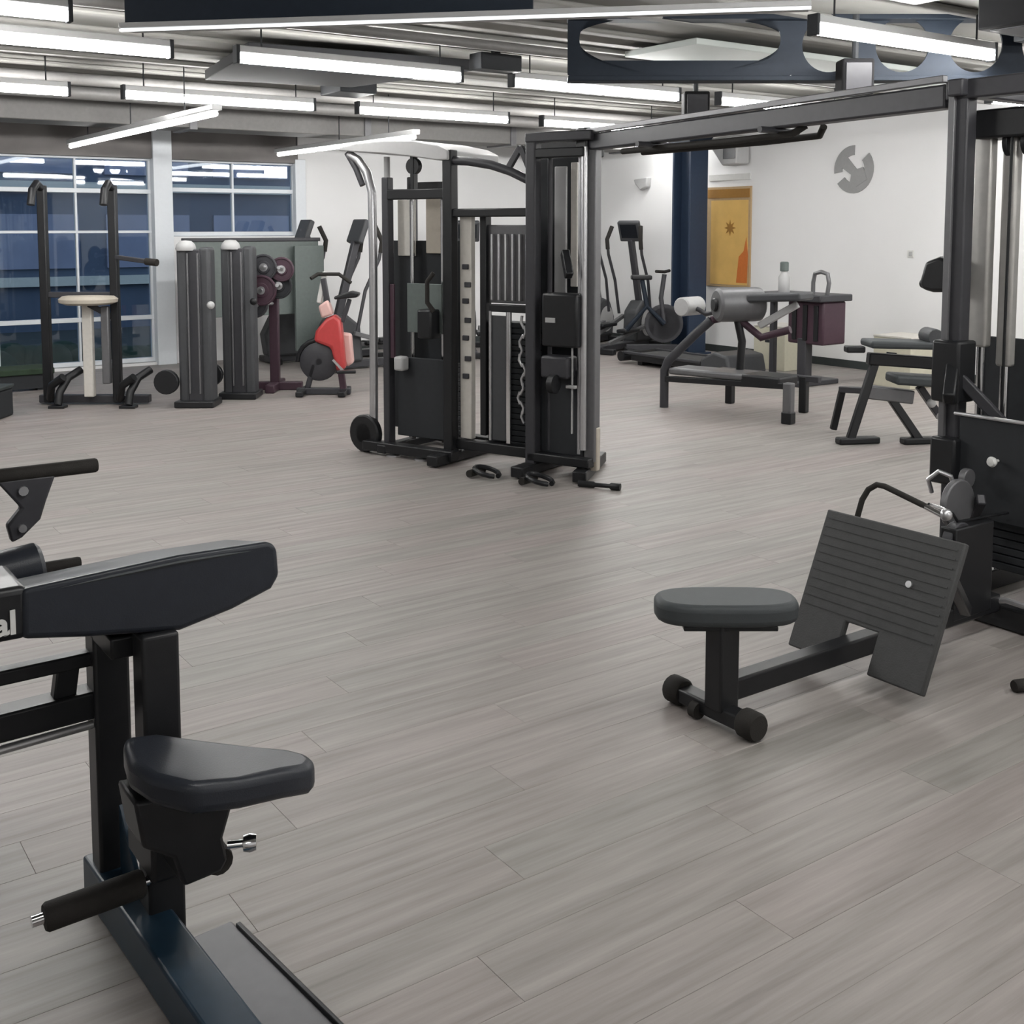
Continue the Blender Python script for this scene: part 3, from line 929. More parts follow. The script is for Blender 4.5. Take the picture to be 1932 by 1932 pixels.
t = T('multi_cable_station', 'large black multi station cable machine in the middle of the gym', 'gym machine', (4.1, 6.6, 0))
# canopy
m = M()
prof = [(-0.17, 2.165, 0.02), (0.0, 2.19, 0.06), (0.25, 2.20, 0.09), (0.50, 2.19, 0.11), (0.70, 2.15, 0.10), (0.79, 2.11, 0.06)]
k = len(prof)
vs_ = []
for n_ in (-0.06, 0.55):
    vs_ += [c_(s, n_, z) for s, z, h in prof] + [c_(s, n_, z - h) for s, z, h in prof]
fs_ = []
for i in range(k - 1):
    a, b = i, i + 1
    fs_ += [(a, b, k + b, k + a)]
    fs_ += [(2 * k + b, 2 * k + a, 3 * k + a, 3 * k + b)]
    fs_ += [(b, a, 2 * k + a, 2 * k + b)]
    fs_ += [(k + a, k + b, 3 * k + b, 3 * k + a)]
fs_ += [(0, k, 3 * k, 2 * k), (k - 1, 3 * k - 1, 4 * k - 1, 2 * k - 1)]
m.add(vs_, fs_)
t.p('canopy', m, 'lgrey', 0.008)
# left tower
t.p('outer_tube', M().tube([c_(-0.12, 0, 2.12), c_(-0.04, 0, 2.08), c_(0.04, 0, 1.99), c_(0.085, 0, 1.85), c_(0.09, 0, 1.4), c_(0.085, 0, 0.6), c_(0.08, 0, 0.14)], 0.030, 14), 'alu')
t.p('outer_tube', M().tube([c_(0.14, 0.1, 2.10), c_(0.145, 0.1, 1.4), c_(0.14, 0.1, 0.10)], 0.022, 12), 'lgrey')
t.p('curved_brace', M().tube([c_(-0.14, 0, 2.13), c_(-0.06, 0.0, 2.02), c_(0.0, 0.0, 1.90)], 0.022, 10), 'char')
t.p('upright', cb(0.225, 0, 1.0, 0.055, 0.07, 1.90), 'char', 0.008)
t.p('upright', cb(0.765, 0, 1.07, 0.075, 0.08, 2.10), 'black', 0.008, 3)
t.p('upright', cb(0.05, 0.5, 1.0, 0.06, 0.06, 1.95), 'char', 0.008)
t.p('upright', cb(0.42, 0.5, 1.05, 0.06, 0.06, 2.08), 'char', 0.008)
t.p('top_rail', cb(0.49, 0.0, 1.83, 0.50, 0.07, 0.07), 'black', 0.008)
t.p('top_rail', cb(0.24, 0.5, 1.90, 0.42, 0.06, 0.07), 'black', 0.008)
t.p('top_pulley', M().cyl(c_(0.46, -0.02, 2.02), c_(0.46, 0.02, 2.02), 0.055, 20), 'black')
t.p('hanging_bracket', cb(0.46, 0, 1.97, 0.03, 0.05, 0.24), 'black', 0.004)
for s in (0.33, 0.60):
    t.p('guide_rod', M().cyl(c_(s, 0.14, 0.1), c_(s, 0.14, 1.82), 0.017, 12), 'chrome')
t.p('back_shroud', cb(0.37, 0.24, 0.83, 0.62, 0.02, 1.36), 'dark', 0.004)
t.p('window_panel', cb(0.22, 0.22, 1.60, 0.16, 0.015, 0.40), 'bone', 0.006)
t.p('window_panel', cb(0.47, 0.22, 1.62, 0.15, 0.015, 0.40), 'beige', 0.006)
for i in range(15):
    t.p('weight_plate', cb(0.49, 0.14, 0.17 + i * 0.034, 0.40, 0.15, 0.030), 'dark', 0.004)
t.p('stack_cover', cb(0.50, 0.03, 0.42, 0.44, 0.02, 0.56), 'dark', 0.006)
t.p('red_strip', cb(0.27, -0.01, 0.95, 0.035, 0.02, 0.52), 'plum', 0.004)
t.p('instruction_plate', cb(0.55, -0.005, 1.05, 0.30, 0.012, 0.34), 'sage', 0.004)
t.p('handle_block', cb(0.62, -0.05, 0.95, 0.12, 0.12, 0.20), 'black', 0.015)
t.p('handle_block', cb(0.36, -0.03, 0.66, 0.08, 0.08, 0.10), 'lgrey', 0.015)
t.p('curl_handle', M().tube([c_(0.70, -0.10, 1.30), c_(0.66, -0.12, 1.24), c_(0.66, -0.12, 1.10), c_(0.70, -0.10, 1.04)], 0.016, 10), 'foam')
t.p('base_rail', M().beam(c_(0.05, -0.05, 0.06), c_(0.84, -0.05, 0.06), 0.09, 0.07), 'black', 0.008)
t.p('base_rail', M().beam(c_(0.05, 0.52, 0.06), c_(1.50, 0.52, 0.06), 0.09, 0.07), 'black', 0.008)
t.p('base_rail', M().beam(c_(0.225, -0.1, 0.05), c_(0.225, 0.62, 0.05), 0.08, 0.06), 'black', 0.008)
t.p('base_rail', M().beam(c_(0.765, -0.22, 0.045), c_(0.765, 0.62, 0.045), 0.09, 0.07), 'black', 0.008)
t.p('wheel', M().lathe([(0.07, -.03), (0.125, -.03), (0.135, -.02), (0.135, .02), (0.125, .03), (0.07, .03), (0.07, -.03)], c_(0.03, -0.03, 0.136), N_, 24), 'black')
for s in (0.30, 0.55):
    t.p('levelling_foot', M().lathe([(0.05, 0), (0.05, .012), (0.02, .02), (0.02, .035), (0, .035)], c_(s, -0.05, 0), (0, 0, 1), 14), 'alu')
# middle bay
t.p('arch_bar', M().tube([c_(0.76, 0, 2.05), c_(0.92, 0, 2.04), c_(1.10, 0, 2.01), c_(1.25, 0, 1.965), c_(1.40, 0, 1.90)], 0.030, 12), 'char')
t.p('arch_strut', M().beam(c_(1.33, 0, 2.12), c_(1.42, 0, 1.93), 0.03, 0.04), 'char', 0.004)
t.p('arch_strut', M().beam(c_(1.24, 0, 1.99), c_(1.33, 0, 2.12), 0.03, 0.04), 'char', 0.004)
t.p('cross_bar', cb(1.09, 0, 1.70, 0.60, 0.05, 0.055), 'black', 0.008)
wp = t.p('peg_post', cb(0.865, 0.06, 0.93, 0.095, 0.05, 1.52), 'bone', 0.006)
for i, z in enumerate((1.34, 1.22, 1.11, 0.98, 0.86, 0.72, 0.60)):
    t.p('peg_hole', cb(0.875 + (0.012 if i % 2 else -0.006), 0.03, z, 0.05, 0.014, 0.035), 'char', 0.004, parent=wp)
t.p('stack_frame', cb(0.985, 0.10, 0.95, 0.05, 0.07, 1.50), 'black', 0.006)
t.p('stack_frame', cb(1.375, 0.10, 0.95, 0.05, 0.07, 1.50), 'black', 0.006)
t.p('upper_shroud', cb(1.18, 0.12, 1.36, 0.36, 0.04, 0.52), 'grey', 0.008)
for i in range(6):
    t.p('shroud_fin', cb(1.05 + i * 0.055, 0.088, 1.34, 0.016, 0.03, 0.44), 'alu', 0.003)
t.p('shroud_sill', cb(1.20, 0.07, 1.07, 0.30, 0.06, 0.05), 'black', 0.006)
for i in range(22):
    t.p('weight_plate', cb(1.18, 0.16, 0.16 + i * 0.038, 0.34, 0.14, 0.034), 'dark', 0.004)
t.p('lower_shroud', cb(1.12, 0.06, 0.60, 0.16, 0.02, 0.84), 'plastic', 0.005)
t.p('guide_rod', M().cyl(c_(1.225, 0.02, 0.18), c_(1.225, 0.02, 1.05), 0.020, 14), 'chrome')
t.p('guide_rod', M().cyl(c_(1.06, 0.045, 0.18), c_(1.06, 0.045, 1.05), 0.010, 10), 'alu')
ch = [c_(1.34 + 0.018 * math.sin(i * 1.3), 0.0, 1.02 - i * 0.062) for i in range(12)]
chn = None
for i in range(11):
    p, q = ch[i], ch[i + 1]
    t.p('chain_link', M().tube([p + V(0, 0, .01), (p + q) / 2 + D_ * (0.016 if i % 2 else -0.016), q - V(0, 0, .01)], 0.010, 8), 'alu')
t.p('base_rail', M().beam(c_(0.72, 0.05, 0.13), c_(1.42, 0.05, 0.13), 0.08, 0.07), 'black', 0.008)
# right tower
t.p('upright', cb(1.425, 0, 1.11, 0.075, 0.08, 2.18), 'char', 0.010, 3)
t.p('upright', cb(1.83, 0.06, 1.15, 0.075, 0.08, 2.06), 'grey', 0.010, 3)
t.p('outer_tube', M().cyl(c_(1.80, 0.0, 0.20), c_(1.80, 0.0, 2.10), 0.022, 12), 'alu')
t.p('upright', cb(1.15, 0.5, 1.1, 0.07, 0.07, 2.14), 'char', 0.010)
t.p('upright', cb(1.46, 0.5, 1.1, 0.07, 0.07, 2.14), 'char', 0.010)
t.p('top_plate', cb(1.63, 0.02, 2.17, 0.48, 0.14, 0.06), 'char', 0.008)
t.p('top_rail', cb(1.63, 0.0, 2.07, 0.36, 0.07, 0.06), 'black', 0.008)
t.p('top_rail', cb(1.30, 0.5, 2.15, 0.40, 0.08, 0.08), 'black', 0.008)
t.p('mirror_panel', cb(1.53, 0.17, 1.52, 0.09, 0.02, 0.95), 'lgrey', 0.006)
t.p('mirror_panel', cb(1.62, 0.19, 1.62, 0.05, 0.02, 0.80), 'bone', 0.006)
t.p('back_shroud', cb(1.50, 0.24, 1.08, 0.34, 0.02, 1.95), 'dark', 0.004)
t.p('guide_rod', M().cyl(c_(1.52, 0.05, 0.16), c_(1.52, 0.05, 2.05), 0.016, 12), 'char')
t.p('guide_rod', M().cyl(c_(1.745, 0.05, 0.16), c_(1.745, 0.05, 2.05), 0.016, 12), 'alu')
cr = t.p('carriage', cb(1.66, 0.0, 1.02, 0.26, 0.14, 0.34), 'black', 0.015)
t.p('carriage_label', cb(1.60, -0.075, 1.02, 0.07, 0.008, 0.03), 'lgrey', parent=cr)
t.p('carriage', cb(1.62, 0.0, 0.72, 0.20, 0.13, 0.14), 'char', 0.015)
t.p('swivel_pulley', M().cyl(c_(1.62, -0.10, 0.62), c_(1.66, -0.10, 0.62), 0.06, 20), 'black')
t.p('pulley_arm', M().beam(c_(1.66, 0, 1.45), c_(1.74, -0.08, 1.30), 0.05, 0.06), 'black', 0.008)
t.p('weight_block', cb(1.62, 0.12, 0.42, 0.32, 0.16, 0.55), 'dark', 0.006)
t.p('cable', M().cyl(c_(1.73, -0.02, 0.30), c_(1.73, -0.02, 0.86), 0.007, 8), 'lgrey')
t.p('cable_clip', cb(1.73, -0.03, 0.60, 0.07, 0.03, 0.02), 'lgrey', 0.004)
t.p('skirt_panel', cb(1.83, 0.07, 0.20, 0.09, 0.05, 0.28), 'beige', 0.01)
t.p('base_rail', M().beam(c_(1.425, -0.20, 0.045), c_(1.425, 0.62, 0.045), 0.09, 0.07), 'black', 0.008)
t.p('base_rail', M().beam(c_(1.83, -0.10, 0.045), c_(1.62, 0.55, 0.045), 0.09, 0.07), 'black', 0.008)
t.p('base_rail', M().beam(c_(1.40, 0.0, 0.12), c_(1.86, 0.0, 0.12), 0.08, 0.06), 'black', 0.008)


def loop_handle(name, lb, ctr, r_, ax):
    h = T(name, lb, 'handle', (ctr.x, ctr.y, 0), 'loose handles on the floor by the central station')
    d1 = Vector(ax).normalized()
    d2 = V(-d1.y, d1.x, 0)
    pts = [ctr + d1 * (r_ * math.cos(a)) + d2 * (r_ * 0.8 * math.sin(a)) + V(0, 0, 0.022 + 0.02 * (1 - math.cos(a))) for a in [math.pi * 2 * i / 14 for i in range(14)]]
    h.p('strap', M().tube(pts, 0.016, 8), 'black')
    h.p('grip', M().cyl(ctr - d1 * r_ - d2 * 0.08 + V(0, 0, .03), ctr - d1 * r_ + d2 * 0.08 + V(0, 0, .03), 0.024, 12), 'foam')


loop_handle('pull_strap', 'black loop handle on the floor left of the right central post', c_(1.24, -0.26, 0), 0.085, D_)
loop_handle('pull_strap', 'black loop handle on the floor at the foot of the right central post', c_(1.64, -0.26, 0), 0.085, D_)
tag(link('short_bar', M().lathe([(0, 0), (0.020, 0), (0.020, .10), (0.014, .11), (0.014, .20), (0.022, .21), (0.022, .27), (0, .27)], c_(1.86, -0.16, 0.023), D_ + N_ * .2, 14), 'black', origin=c_(1.9, -.16, 0)),
    'short black bar pointing right beside the central station', 'handle')

# ------------------------------------------------------------------ background, left
RG = V(rgt.x, rgt.y, 0)          # direction across the view
FW = V(fwd.x, fwd.y, 0)
RGZ = math.atan2(RG.y, RG.x)


def loc_frame(q):
    q = Vector(q)

    def f(r_, d_, z):
        return q + RG * r_ + FW * d_ + V(0, 0, z)
    return f


# pull-up and dip frame
f = loc_frame((2.53, 10.63, 0))
t = T('pull_up_station', 'tall black pull-up frame with beige seat in front of the left window', 'gym machine', (2.7, 10.5, 0))
for r_ in (-0.155, 0.475):
    t.p('upright', M().box(f(r_, 0.05, 1.0), (0.075, 0.075, 1.96), RGZ), 'black', 0.010)
    t.p('top_grip', M().tube([f(r_, 0.05, 1.95), f(r_ + 0.02, -0.10, 1.99), f(r_ + 0.03, -0.22, 1.93), f(r_ + 0.03, -0.26, 1.80)], 0.034, 12), 'black')
    t.p('foot', M().tube([f(r_, 0.30, 0.05), f(r_ + .03, 0.0, 0.07), f(r_ + 0.10, -0.12, 0.20), f(r_ + 0.22, -0.16, 0.28)], 0.035, 10), 'black')
    t.p('curved_leg', M().tube([f(r_ + 0.30, 0.05, 0.32), f(r_ + 0.22, -0.05, 0.26), f(r_ + 0.17, -0.12, 0.14), f(r_ + 0.16, -0.15, 0.03)], 0.036, 10), 'black')
    t.p('base_pad', M().box(f(r_ + 0.16, -0.15, 0.012), (0.14, 0.10, 0.024), RGZ), 'black', 0.004)
t.p('back_rail', M().beam(f(-0.155, 0.05, 1.0), f(0.475, 0.05, 1.0), 0.05, 0.05), 'char', 0.006)
t.p('dip_arm', M().beam(f(0.475, 0.05, 1.34), f(0.88, -0.15, 1.30), 0.05, 0.04), 'char', 0.008)
t.p('dip_grip', M().cyl(f(0.82, -0.13, 1.305), f(0.93, -0.17, 1.295), 0.032, 12), 'foam')
t.p('seat', M().lathe([(0.02, 0), (0.20, 0.0), (0.25, 0.02), (0.255, 0.05), (0.22, 0.075), (0.0, 0.08)], f(0.27, -0.05, 0.92), (0, 0, 1), 24), 'beige')
t.p('seat_bracket', M().beam(f(0.27, -0.05, 0.92), f(0.44, 0.05, 0.80), 0.06, 0.05), 'black', 0.006)
t.p('seat_post', M().box(f(0.24, 0.0, 0.50), (0.09, 0.07, 0.84), RGZ), 'bone', 0.010)
t.p('seat_post', M().box(f(0.40, 0.0, 0.55), (0.07, 0.07, 0.70), RGZ), 'grey', 0.010)
t.p('base_rail', M().beam(f(-0.25, 0.1, 0.05), f(0.75, 0.1, 0.05), 0.09, 0.07), 'char', 0.008)

# two weight towers
for i, (q, lb) in enumerate((((3.475, 9.85, 0), 'left of two dark grey weight towers with pale rounded caps'),
                             ((3.985, 10.12, 0), 'right of two dark grey weight towers, next to the plate tree'))):
    f = loc_frame(q)
    t = T('weight_tower', lb, 'gym machine', q, 'dark grey weight towers under the window')
    w2 = 0.155
    t.p('side_shroud', M().box(f(-w2 + 0.055, 0.1, 0.73), (0.10, 0.20, 1.40), RGZ), 'plastic', 0.03, 3)
    t.p('side_shroud', M().box(f(w2 - 0.055, 0.1, 0.73), (0.10, 0.20, 1.40), RGZ), 'plastic', 0.03, 3)
    t.p('centre_panel', M().box(f(0, 0.06, 0.72), (0.13, 0.12, 1.38), RGZ), 'char', 0.01)
    t.p('groove_trim', M().box(f(-0.04, -0.03, 0.75), (0.014, 0.02, 1.25), RGZ), 'grey', 0.003)
    t.p('groove_trim', M().box(f(0.05, -0.03, 0.75), (0.014, 0.02, 1.25), RGZ), 'grey', 0.003)
    t.p('cap', M().lathe([(0.085, 0), (0.09, .02), (0.08, .055), (0.05, .085), (0, .09)], f(-0.07 if i == 0 else -0.06, 0.04, 1.40), (0, 0, 1), 20), 'lgrey')
    t.p('pulley_knob', M().ball(f(0.17, -0.07, 0.92), 0.035), 'lgrey' if i == 0 else 'black')
    t.p('base', M().box(f(0, 0.08, 0.03), (0.35, 0.32, 0.06), RGZ), 'black', 0.01)
    t.p('low_pulley', M().cyl(f(-0.25, -0.06, 0.23), f(-0.25, 0.0, 0.23), 0.11, 20), 'black', 0.008)

# wide grey green board behind
t = T('screen_board', 'wide grey green board standing between the weight towers and red bike', 'board', (5.0, 12.0, 0))
t.p('panel', M().bb(4.15, 5.72, 12.0, 12.04, 0.62, 1.46), 'sage', 0.006)
t.p('end_panel', M().bb(5.38, 5.74, 11.90, 11.94, 0.20, 1.40), 'sage', 0.006)
t.p('top_edge', M().bb(4.13, 5.74, 11.985, 12.055, 1.45, 1.49), 'char', 0.006)
for x in (4.3, 5.6):
    t.p('leg', M().bb(x - .03, x + .03, 11.99, 12.05, 0.0, 0.62), 'char', 0.004)
    t.p('foot', M().bb(x - .04, x + .04, 11.86, 12.2, 0.0, 0.04), 'char', 0.004)

# plate tree
f = loc_frame((4.53, 10.46, 0))
t = T('plate_tree', 'plum black weight plate tree between the grey towers and red bike', 'weight rack', (4.53, 10.46, 0))
t.p('post', M().box(f(-0.03, 0, 0.62), (0.09, 0.09, 1.20), RGZ), 'plum', 0.010)
t.p('base_rail', M().beam(f(-0.28, 0.0, 0.04), f(0.24, 0.0, 0.04), 0.09, 0.08), 'plum', 0.010)
t.p('base_rail', M().beam(f(-0.03, -0.28, 0.04), f(-0.03, 0.28, 0.04), 0.09, 0.08), 'plum', 0.010)
for (r_, d_, z) in ((-0.08, -0.10, 1.22), (0.08, -0.10, 1.22), (-0.10, -0.10, 1.0), (0.06, -0.10, 1.05), (-0.16, -0.10, 0.86)):
    t.p('peg', M().cyl(f(-0.03, -0.02, z), f(r_, -0.28, z), 0.018, 10), 'alu')
tree_pegs = ((-0.08, -0.20, 1.22, 0.13, 'char', 'upper left'), (0.09, -0.18, 1.20, 0.12, 'plum', 'upper right'), (-0.10, -0.24, 1.0, 0.15, 'plum', 'middle'),
             (0.05, -0.14, 1.04, 0.13, 'dark', 'inner'), (-0.17, -0.22, 0.86, 0.13, 'char', 'lowest'))
for (r_, d_, z, rad_, mt, wh) in tree_pegs:
    c = f(r_, d_, z)
    pl_ = T('weight_plate', '%s round dark weight plate on the plum black plate tree' % wh, 'weight plate', c, 'plates on the plate tree')
    pl_.p('disc', M().lathe([(0.022, -.018), (rad_ * .45, -.018), (rad_ * .5, -.010), (rad_ * .82, -.010), (rad_ * .86, -.02), (rad_ - .008, -.02), (rad_, -.012), (rad_, .012), (rad_ - .008, .02), (0.022, .02), (0.022, -.018)], c, FW, 24), mt)
    pl_.p('hub', M().lathe([(0.021, -.024), (0.04, -.024), (0.04, .024), (0.021, .024), (0.021, -.024)], c, FW, 16), 'alu')

# red exercise bike
f = loc_frame((4.80, 9.86, 0))
t = T('exercise_bike', 'red exercise bike with black wheel guard beside the central station', 'exercise bike', (4.80, 9.86, 0))
t.p('body_shroud', M().prism([(-0.12, 0.62), (-0.02, 0.74), (0.06, 0.78), (0.12, 0.72), (0.14, 0.50), (0.16, 0.26), (0.08, 0.22), (0.02, 0.46), (-0.14, 0.52)], f(0, 0, 0), RG, (0, 0, 1), 0.16), 'red', 0.03, 3)
t.p('side_cover', M().prism([(0.08, 0.60), (0.20, 0.58), (0.22, 0.30), (0.16, 0.26), (0.10, 0.40)], f(0, 0.09, 0), RG, (0, 0, 1), 0.12), 'pink', 0.02)
t.p('head_cover', M().prism([(-0.06, 0.74), (-0.09, 0.86), (0.0, 0.92), (0.05, 0.78)], f(0, -0.02, 0), RG, (0, 0, 1), 0.14), 'pink', 0.02)
t.p('flywheel', M().lathe([(0.03, -.03), (0.17, -.03), (0.185, -.02), (0.185, .02), (0.17, .03), (0.03, .03), (0.03, -.03)], f(-0.10, 0, 0.32), FW, 28), 'char')
t.p('wheel_guard', M().tube([f(-0.10 + 0.21 * math.cos(a), 0, 0.32 + 0.21 * math.sin(a)) for a in [math.radians(q) for q in range(20, 200, 20)]], 0.022, 8), 'black')
t.p('handle_post', M().beam(f(0.0, 0, 0.80), f(-0.05, 0, 1.12), 0.05, 0.06, FW), 'char', 0.008)
t.p('white_column', M().beam(f(-0.10, 0.05, 0.88), f(-0.04, 0.05, 1.18), 0.05, 0.07, FW), 'white', 0.012)
t.p('handlebar', M().tube([f(-0.16, -0.05, 1.12), f(-0.10, 0, 1.16), f(0.10, 0, 1.16), f(0.22, -0.05, 1.08)], 0.018, 10), 'foam')
t.p('seat_post', M().beam(f(0.13, 0, 0.70), f(0.20, 0, 0.92), 0.04, 0.05, FW), 'char', 0.006)
t.p('saddle', M().prism([(0.06, 0.92), (0.28, 0.94), (0.30, 0.98), (0.22, 1.0), (0.06, 0.95)], f(0, 0, 0), RG, (0, 0, 1), 0.16), 'black', 0.02, 3)
t.p('crank_arm', M().beam(f(0.05, -0.11, 0.35), f(0.15, -0.12, 0.24), 0.02, 0.03, FW), 'alu')
t.p('pedal', M().box(f(0.18, -0.15, 0.24), (0.18, 0.09, 0.03), RGZ + 0.15), 'black', 0.008)
t.p('rear_leg', M().beam(f(0.10, 0, 0.30), f(0.13, 0, 0.05), 0.06, 0.07, FW), 'plum', 0.01)
t.p('front_leg', M().beam(f(-0.15, 0, 0.30), f(-0.22, 0, 0.05), 0.05, 0.06, FW), 'char', 0.01)
t.p('base_rail', M().beam(f(-0.32, 0, 0.035), f(0.20, 0, 0.035), 0.07, 0.06), 'char', 0.008)
for r_ in (-0.26, 0.14):
    t.p('stabiliser', M().beam(f(r_, -0.22, 0.03), f(r_, 0.22, 0.03), 0.07, 0.05), 'black', 0.01)

# low bench and box at the left edge
t = T('low_bench', 'low dark green bench under the left end of the window', 'bench', (1.9, 11.95, 0))
t.p('top', M().bb(1.0, 2.72, 11.75, 12.15, 0.16, 0.22), 'hedge', 0.01)
for x in (1.1, 2.6):
    t.p('leg', M().bb(x - .04, x + .04, 11.78, 12.12, 0, 0.16), 'dark', 0.004)
t.p('front_panel', M().bb(1.02, 2.70, 11.77, 11.79, 0.02, 0.16), 'dark', 0.003)
t = T('storage_box', 'small black box on the floor at the left edge', 'box', (1.80, 10.30, 0))
t.p('body', M().box((1.80, 10.30, 0.12), (0.36, 0.36, 0.24), RGZ), 'dark', 0.02)
t.p('lid', M().box((1.80, 10.30, 0.255), (0.38, 0.38, 0.03), RGZ), 'skirt', 0.008)


# ------------------------------------------------------------------ cross trainers (one built, copied)
def cross_trainer(label, loc, rz):
    t = T('cross_trainer', label, 'cross trainer', (0, 0, 0), 'cross trainers by the walls')
    t.p('base_rail', M().beam((-0.75, 0, 0.06), (0.65, 0, 0.06), 0.16, 0.08), 'char', 0.01)
    for x in (-0.72, 0.6):
        t.p('stabiliser', M().beam((x, -0.28, 0.04), (x, 0.28, 0.04), 0.08, 0.07), 'black', 0.01)
    t.p('flywheel_housing', M().prism([(0.15, 0.08), (0.66, 0.08), (0.70, 0.35), (0.58, 0.58), (0.36, 0.64), (0.18, 0.50)], (0, 0, 0), (1, 0, 0), (0, 0, 1), 0.22), 'plastic', 0.04, 3)
    t.p('housing_disc', M().lathe([(0.16, 0), (0.18, .012), (0.10, .02), (0, .02)], (0.45, -0.11, 0.33), (0, -1, 0), 24), 'lgrey')
    t.p('mast', M().beam((0.42, 0, 0.6), (0.18, 0, 1.45), 0.09, 0.07, (0, 1, 0)), 'char', 0.012)
    cn = t.p('console', M().obox((0.15, 0, 1.56), V(0.03, 0, 0.015), V(0, 0.16, 0), V(-0.05, 0, 0.13)), 'plastic', 0.02, 3)
    t.p('screen', M().obox((0.115, 0, 1.555), V(0.003, 0, 0.0015), V(0, 0.12, 0), V(-0.034, 0, 0.088)), 'screen', parent=cn)
    for s in (-1, 1):
        t.p('swing_arm', M().tube([(0.30, s * 0.24, 0.45), (0.20, s * 0.25, 0.9), (0.02, s * 0.25, 1.25), (-0.02, s * 0.25, 1.45), (0.04, s * 0.22, 1.60)], 0.020, 10), 'char')
        t.p('grip', M().tube([(0.0, s * 0.25, 1.32), (-0.02, s * 0.25, 1.45), (0.05, s * 0.215, 1.62)], 0.028, 10), 'foam')
        t.p('pedal_rail', M().beam((0.30, s * 0.17, 0.42 if s > 0 else 0.30), (-0.68, s * 0.17, 0.14), 0.05, 0.05), 'grey', 0.006)
        t.p('pedal', M().box((-0.18, s * 0.17, 0.33 if s > 0 else 0.27), (0.38, 0.15, 0.05)), 'black', 0.015)
    t.o.location = loc
    t.o.rotation_euler = (0, 0, rz)
    return t.o


ct = cross_trainer('dark cross trainer just right of the central station, nearest the room corner', (9.75, 12.15, 0), math.radians(20))
copy_tree(ct, None, (9.8, 11.35, 0), math.radians(20), 'dark cross trainer next to the blue column')
copy_tree(ct, None, (5.95, 12.55, 0), math.radians(178), 'cross trainer behind the grey green board')
copy_tree(ct, None, (6.15, 11.55, 0), math.radians(180), 'cross trainer partly hidden by the silver tube of the central station')
copy_tree(ct, None, (7.9, 12.2, 0), math.radians(60), 'cross trainer hidden behind the central station')

# spin bike with a white wheel
t = T('spin_bike', 'dark spin bike with a white wheel disc left of the blue column', 'exercise bike', (9.75, 10.55, 0))
f = loc_frame((9.75, 10.55, 0))
t.p('wheel_disc', M().lathe([(0.02, -.02), (0.20, -.02), (0.21, 0), (0.20, .02), (0.02, .02), (0.02, -.02)], f(0.02, 0, 0.40), FW, 28), 'white')
t.p('wheel_rim', M().lathe([(0.20, -.03), (0.24, -.03), (0.245, 0), (0.24, .03), (0.20, .03), (0.20, -.03)], f(0.02, 0, 0.40), FW, 28), 'char')
t.p('frame', M().tube([f(0.02, -0.06, 0.40), f(-0.20, -0.04, 0.62), f(-0.45, 0, 0.32)], 0.035, 10).tube([f(-0.20, -0.04, 0.62), f(-0.26, 0, 0.95)], 0.03, 10), 'navy')
t.p('front_post', M().tube([f(0.02, -0.05, 0.40), f(-0.02, 0, 0.72), f(0.02, 0, 1.02)], 0.03, 10), 'char')
t.p('handlebar', M().tube([f(-0.10, -0.12, 1.06), f(0.02, 0, 1.05), f(0.10, 0.14, 1.06)], 0.02, 10), 'foam')
t.p('saddle', M().box(f(-0.27, 0, 0.98), (0.26, 0.16, 0.06), RGZ), 'black', 0.02, 3)
for r_ in (-0.42, 0.18):
    t.p('stabiliser', M().beam(f(r_, -0.24, 0.05), f(r_, 0.24, 0.05), 0.07, 0.07), 'black', 0.01)
t.p('base_rail', M().beam(f(-0.45, 0, 0.10), f(0.2, 0, 0.10), 0.08, 0.07), 'char', 0.01)

# low treadmill
t = T('treadmill', 'low black treadmill deck on the floor behind the leg curl bench', 'treadmill', (9.0, 9.3, 0))
t.p('deck', M().bb(8.75, 9.30, 8.55, 10.0, 0.05, 0.13), 'black', 0.012)
t.p('belt', M().bb(8.82, 9.23, 8.75, 9.98, 0.130, 0.136), 'rubber', 0.002)
t.p('motor_hood', M().prism([(8.40, 0.04), (8.85, 0.04), (8.85, 0.18), (8.65, 0.27), (8.45, 0.24)], (9.025, 0, 0), (0, 1, 0), (0, 0, 1), 0.58), 'plastic', 0.03, 3)
for x in (8.77, 9.28):
    t.p('side_rail', M().bb(x - .03, x + .03, 8.85, 10.15, 0.12, 0.15), 'char', 0.006)
t.p('rear_roller', M().cyl((8.72, 10.15, 0.09), (9.33, 10.15, 0.09), 0.06, 16), 'black')
for yy in (8.6, 9.9):
    t.p('foot', M().bb(8.8, 9.25, yy - .04, yy + .04, 0, 0.05), 'black', 0.006)

# ------------------------------------------------------------------ leg curl bench
Q = V(6.9, 7.43, 0)
DS = V(0.19, -0.982, 0)
DN = V(0.982, 0.19, 0)


def lc(s, n_, z):
    return Q + DS * s + DN * n_ + V(0, 0, z)


LZ = math.atan2(DS.y, DS.x)
t = T('leg_curl_bench', 'grey leg curl bench with a large padded roller near the white wall', 'gym machine', (7.0, 6.8, 0))
t.p('front_leg', M().tube([lc(0, 0, 0.0), lc(0, 0, 0.33), lc(0.04, 0, 0.42), lc(0.30, 0.05, 0.68), lc(0.42, 0.1, 0.80)], 0.040, 12), 'char')
t.p('rear_leg', M().box(lc(1.25, 0, 0.17), (0.075, 0.075, 0.34), LZ), 'grey', 0.010)
t.p('foot_cap', M().box(lc(1.25, 0, 0.05), (0.09, 0.09, 0.10), LZ), 'black', 0.010)
t.p('side_rail', M().beam(lc(0.02, 0, 0.26), lc(1.25, 0, 0.31), 0.06, 0.05), 'black', 0.006)
t.p('bench_pad', M().beam(lc(0.06, 0.12, 0.335), lc(0.85, 0.12, 0.345), 0.30, 0.06), 'grey', 0.02, 3)
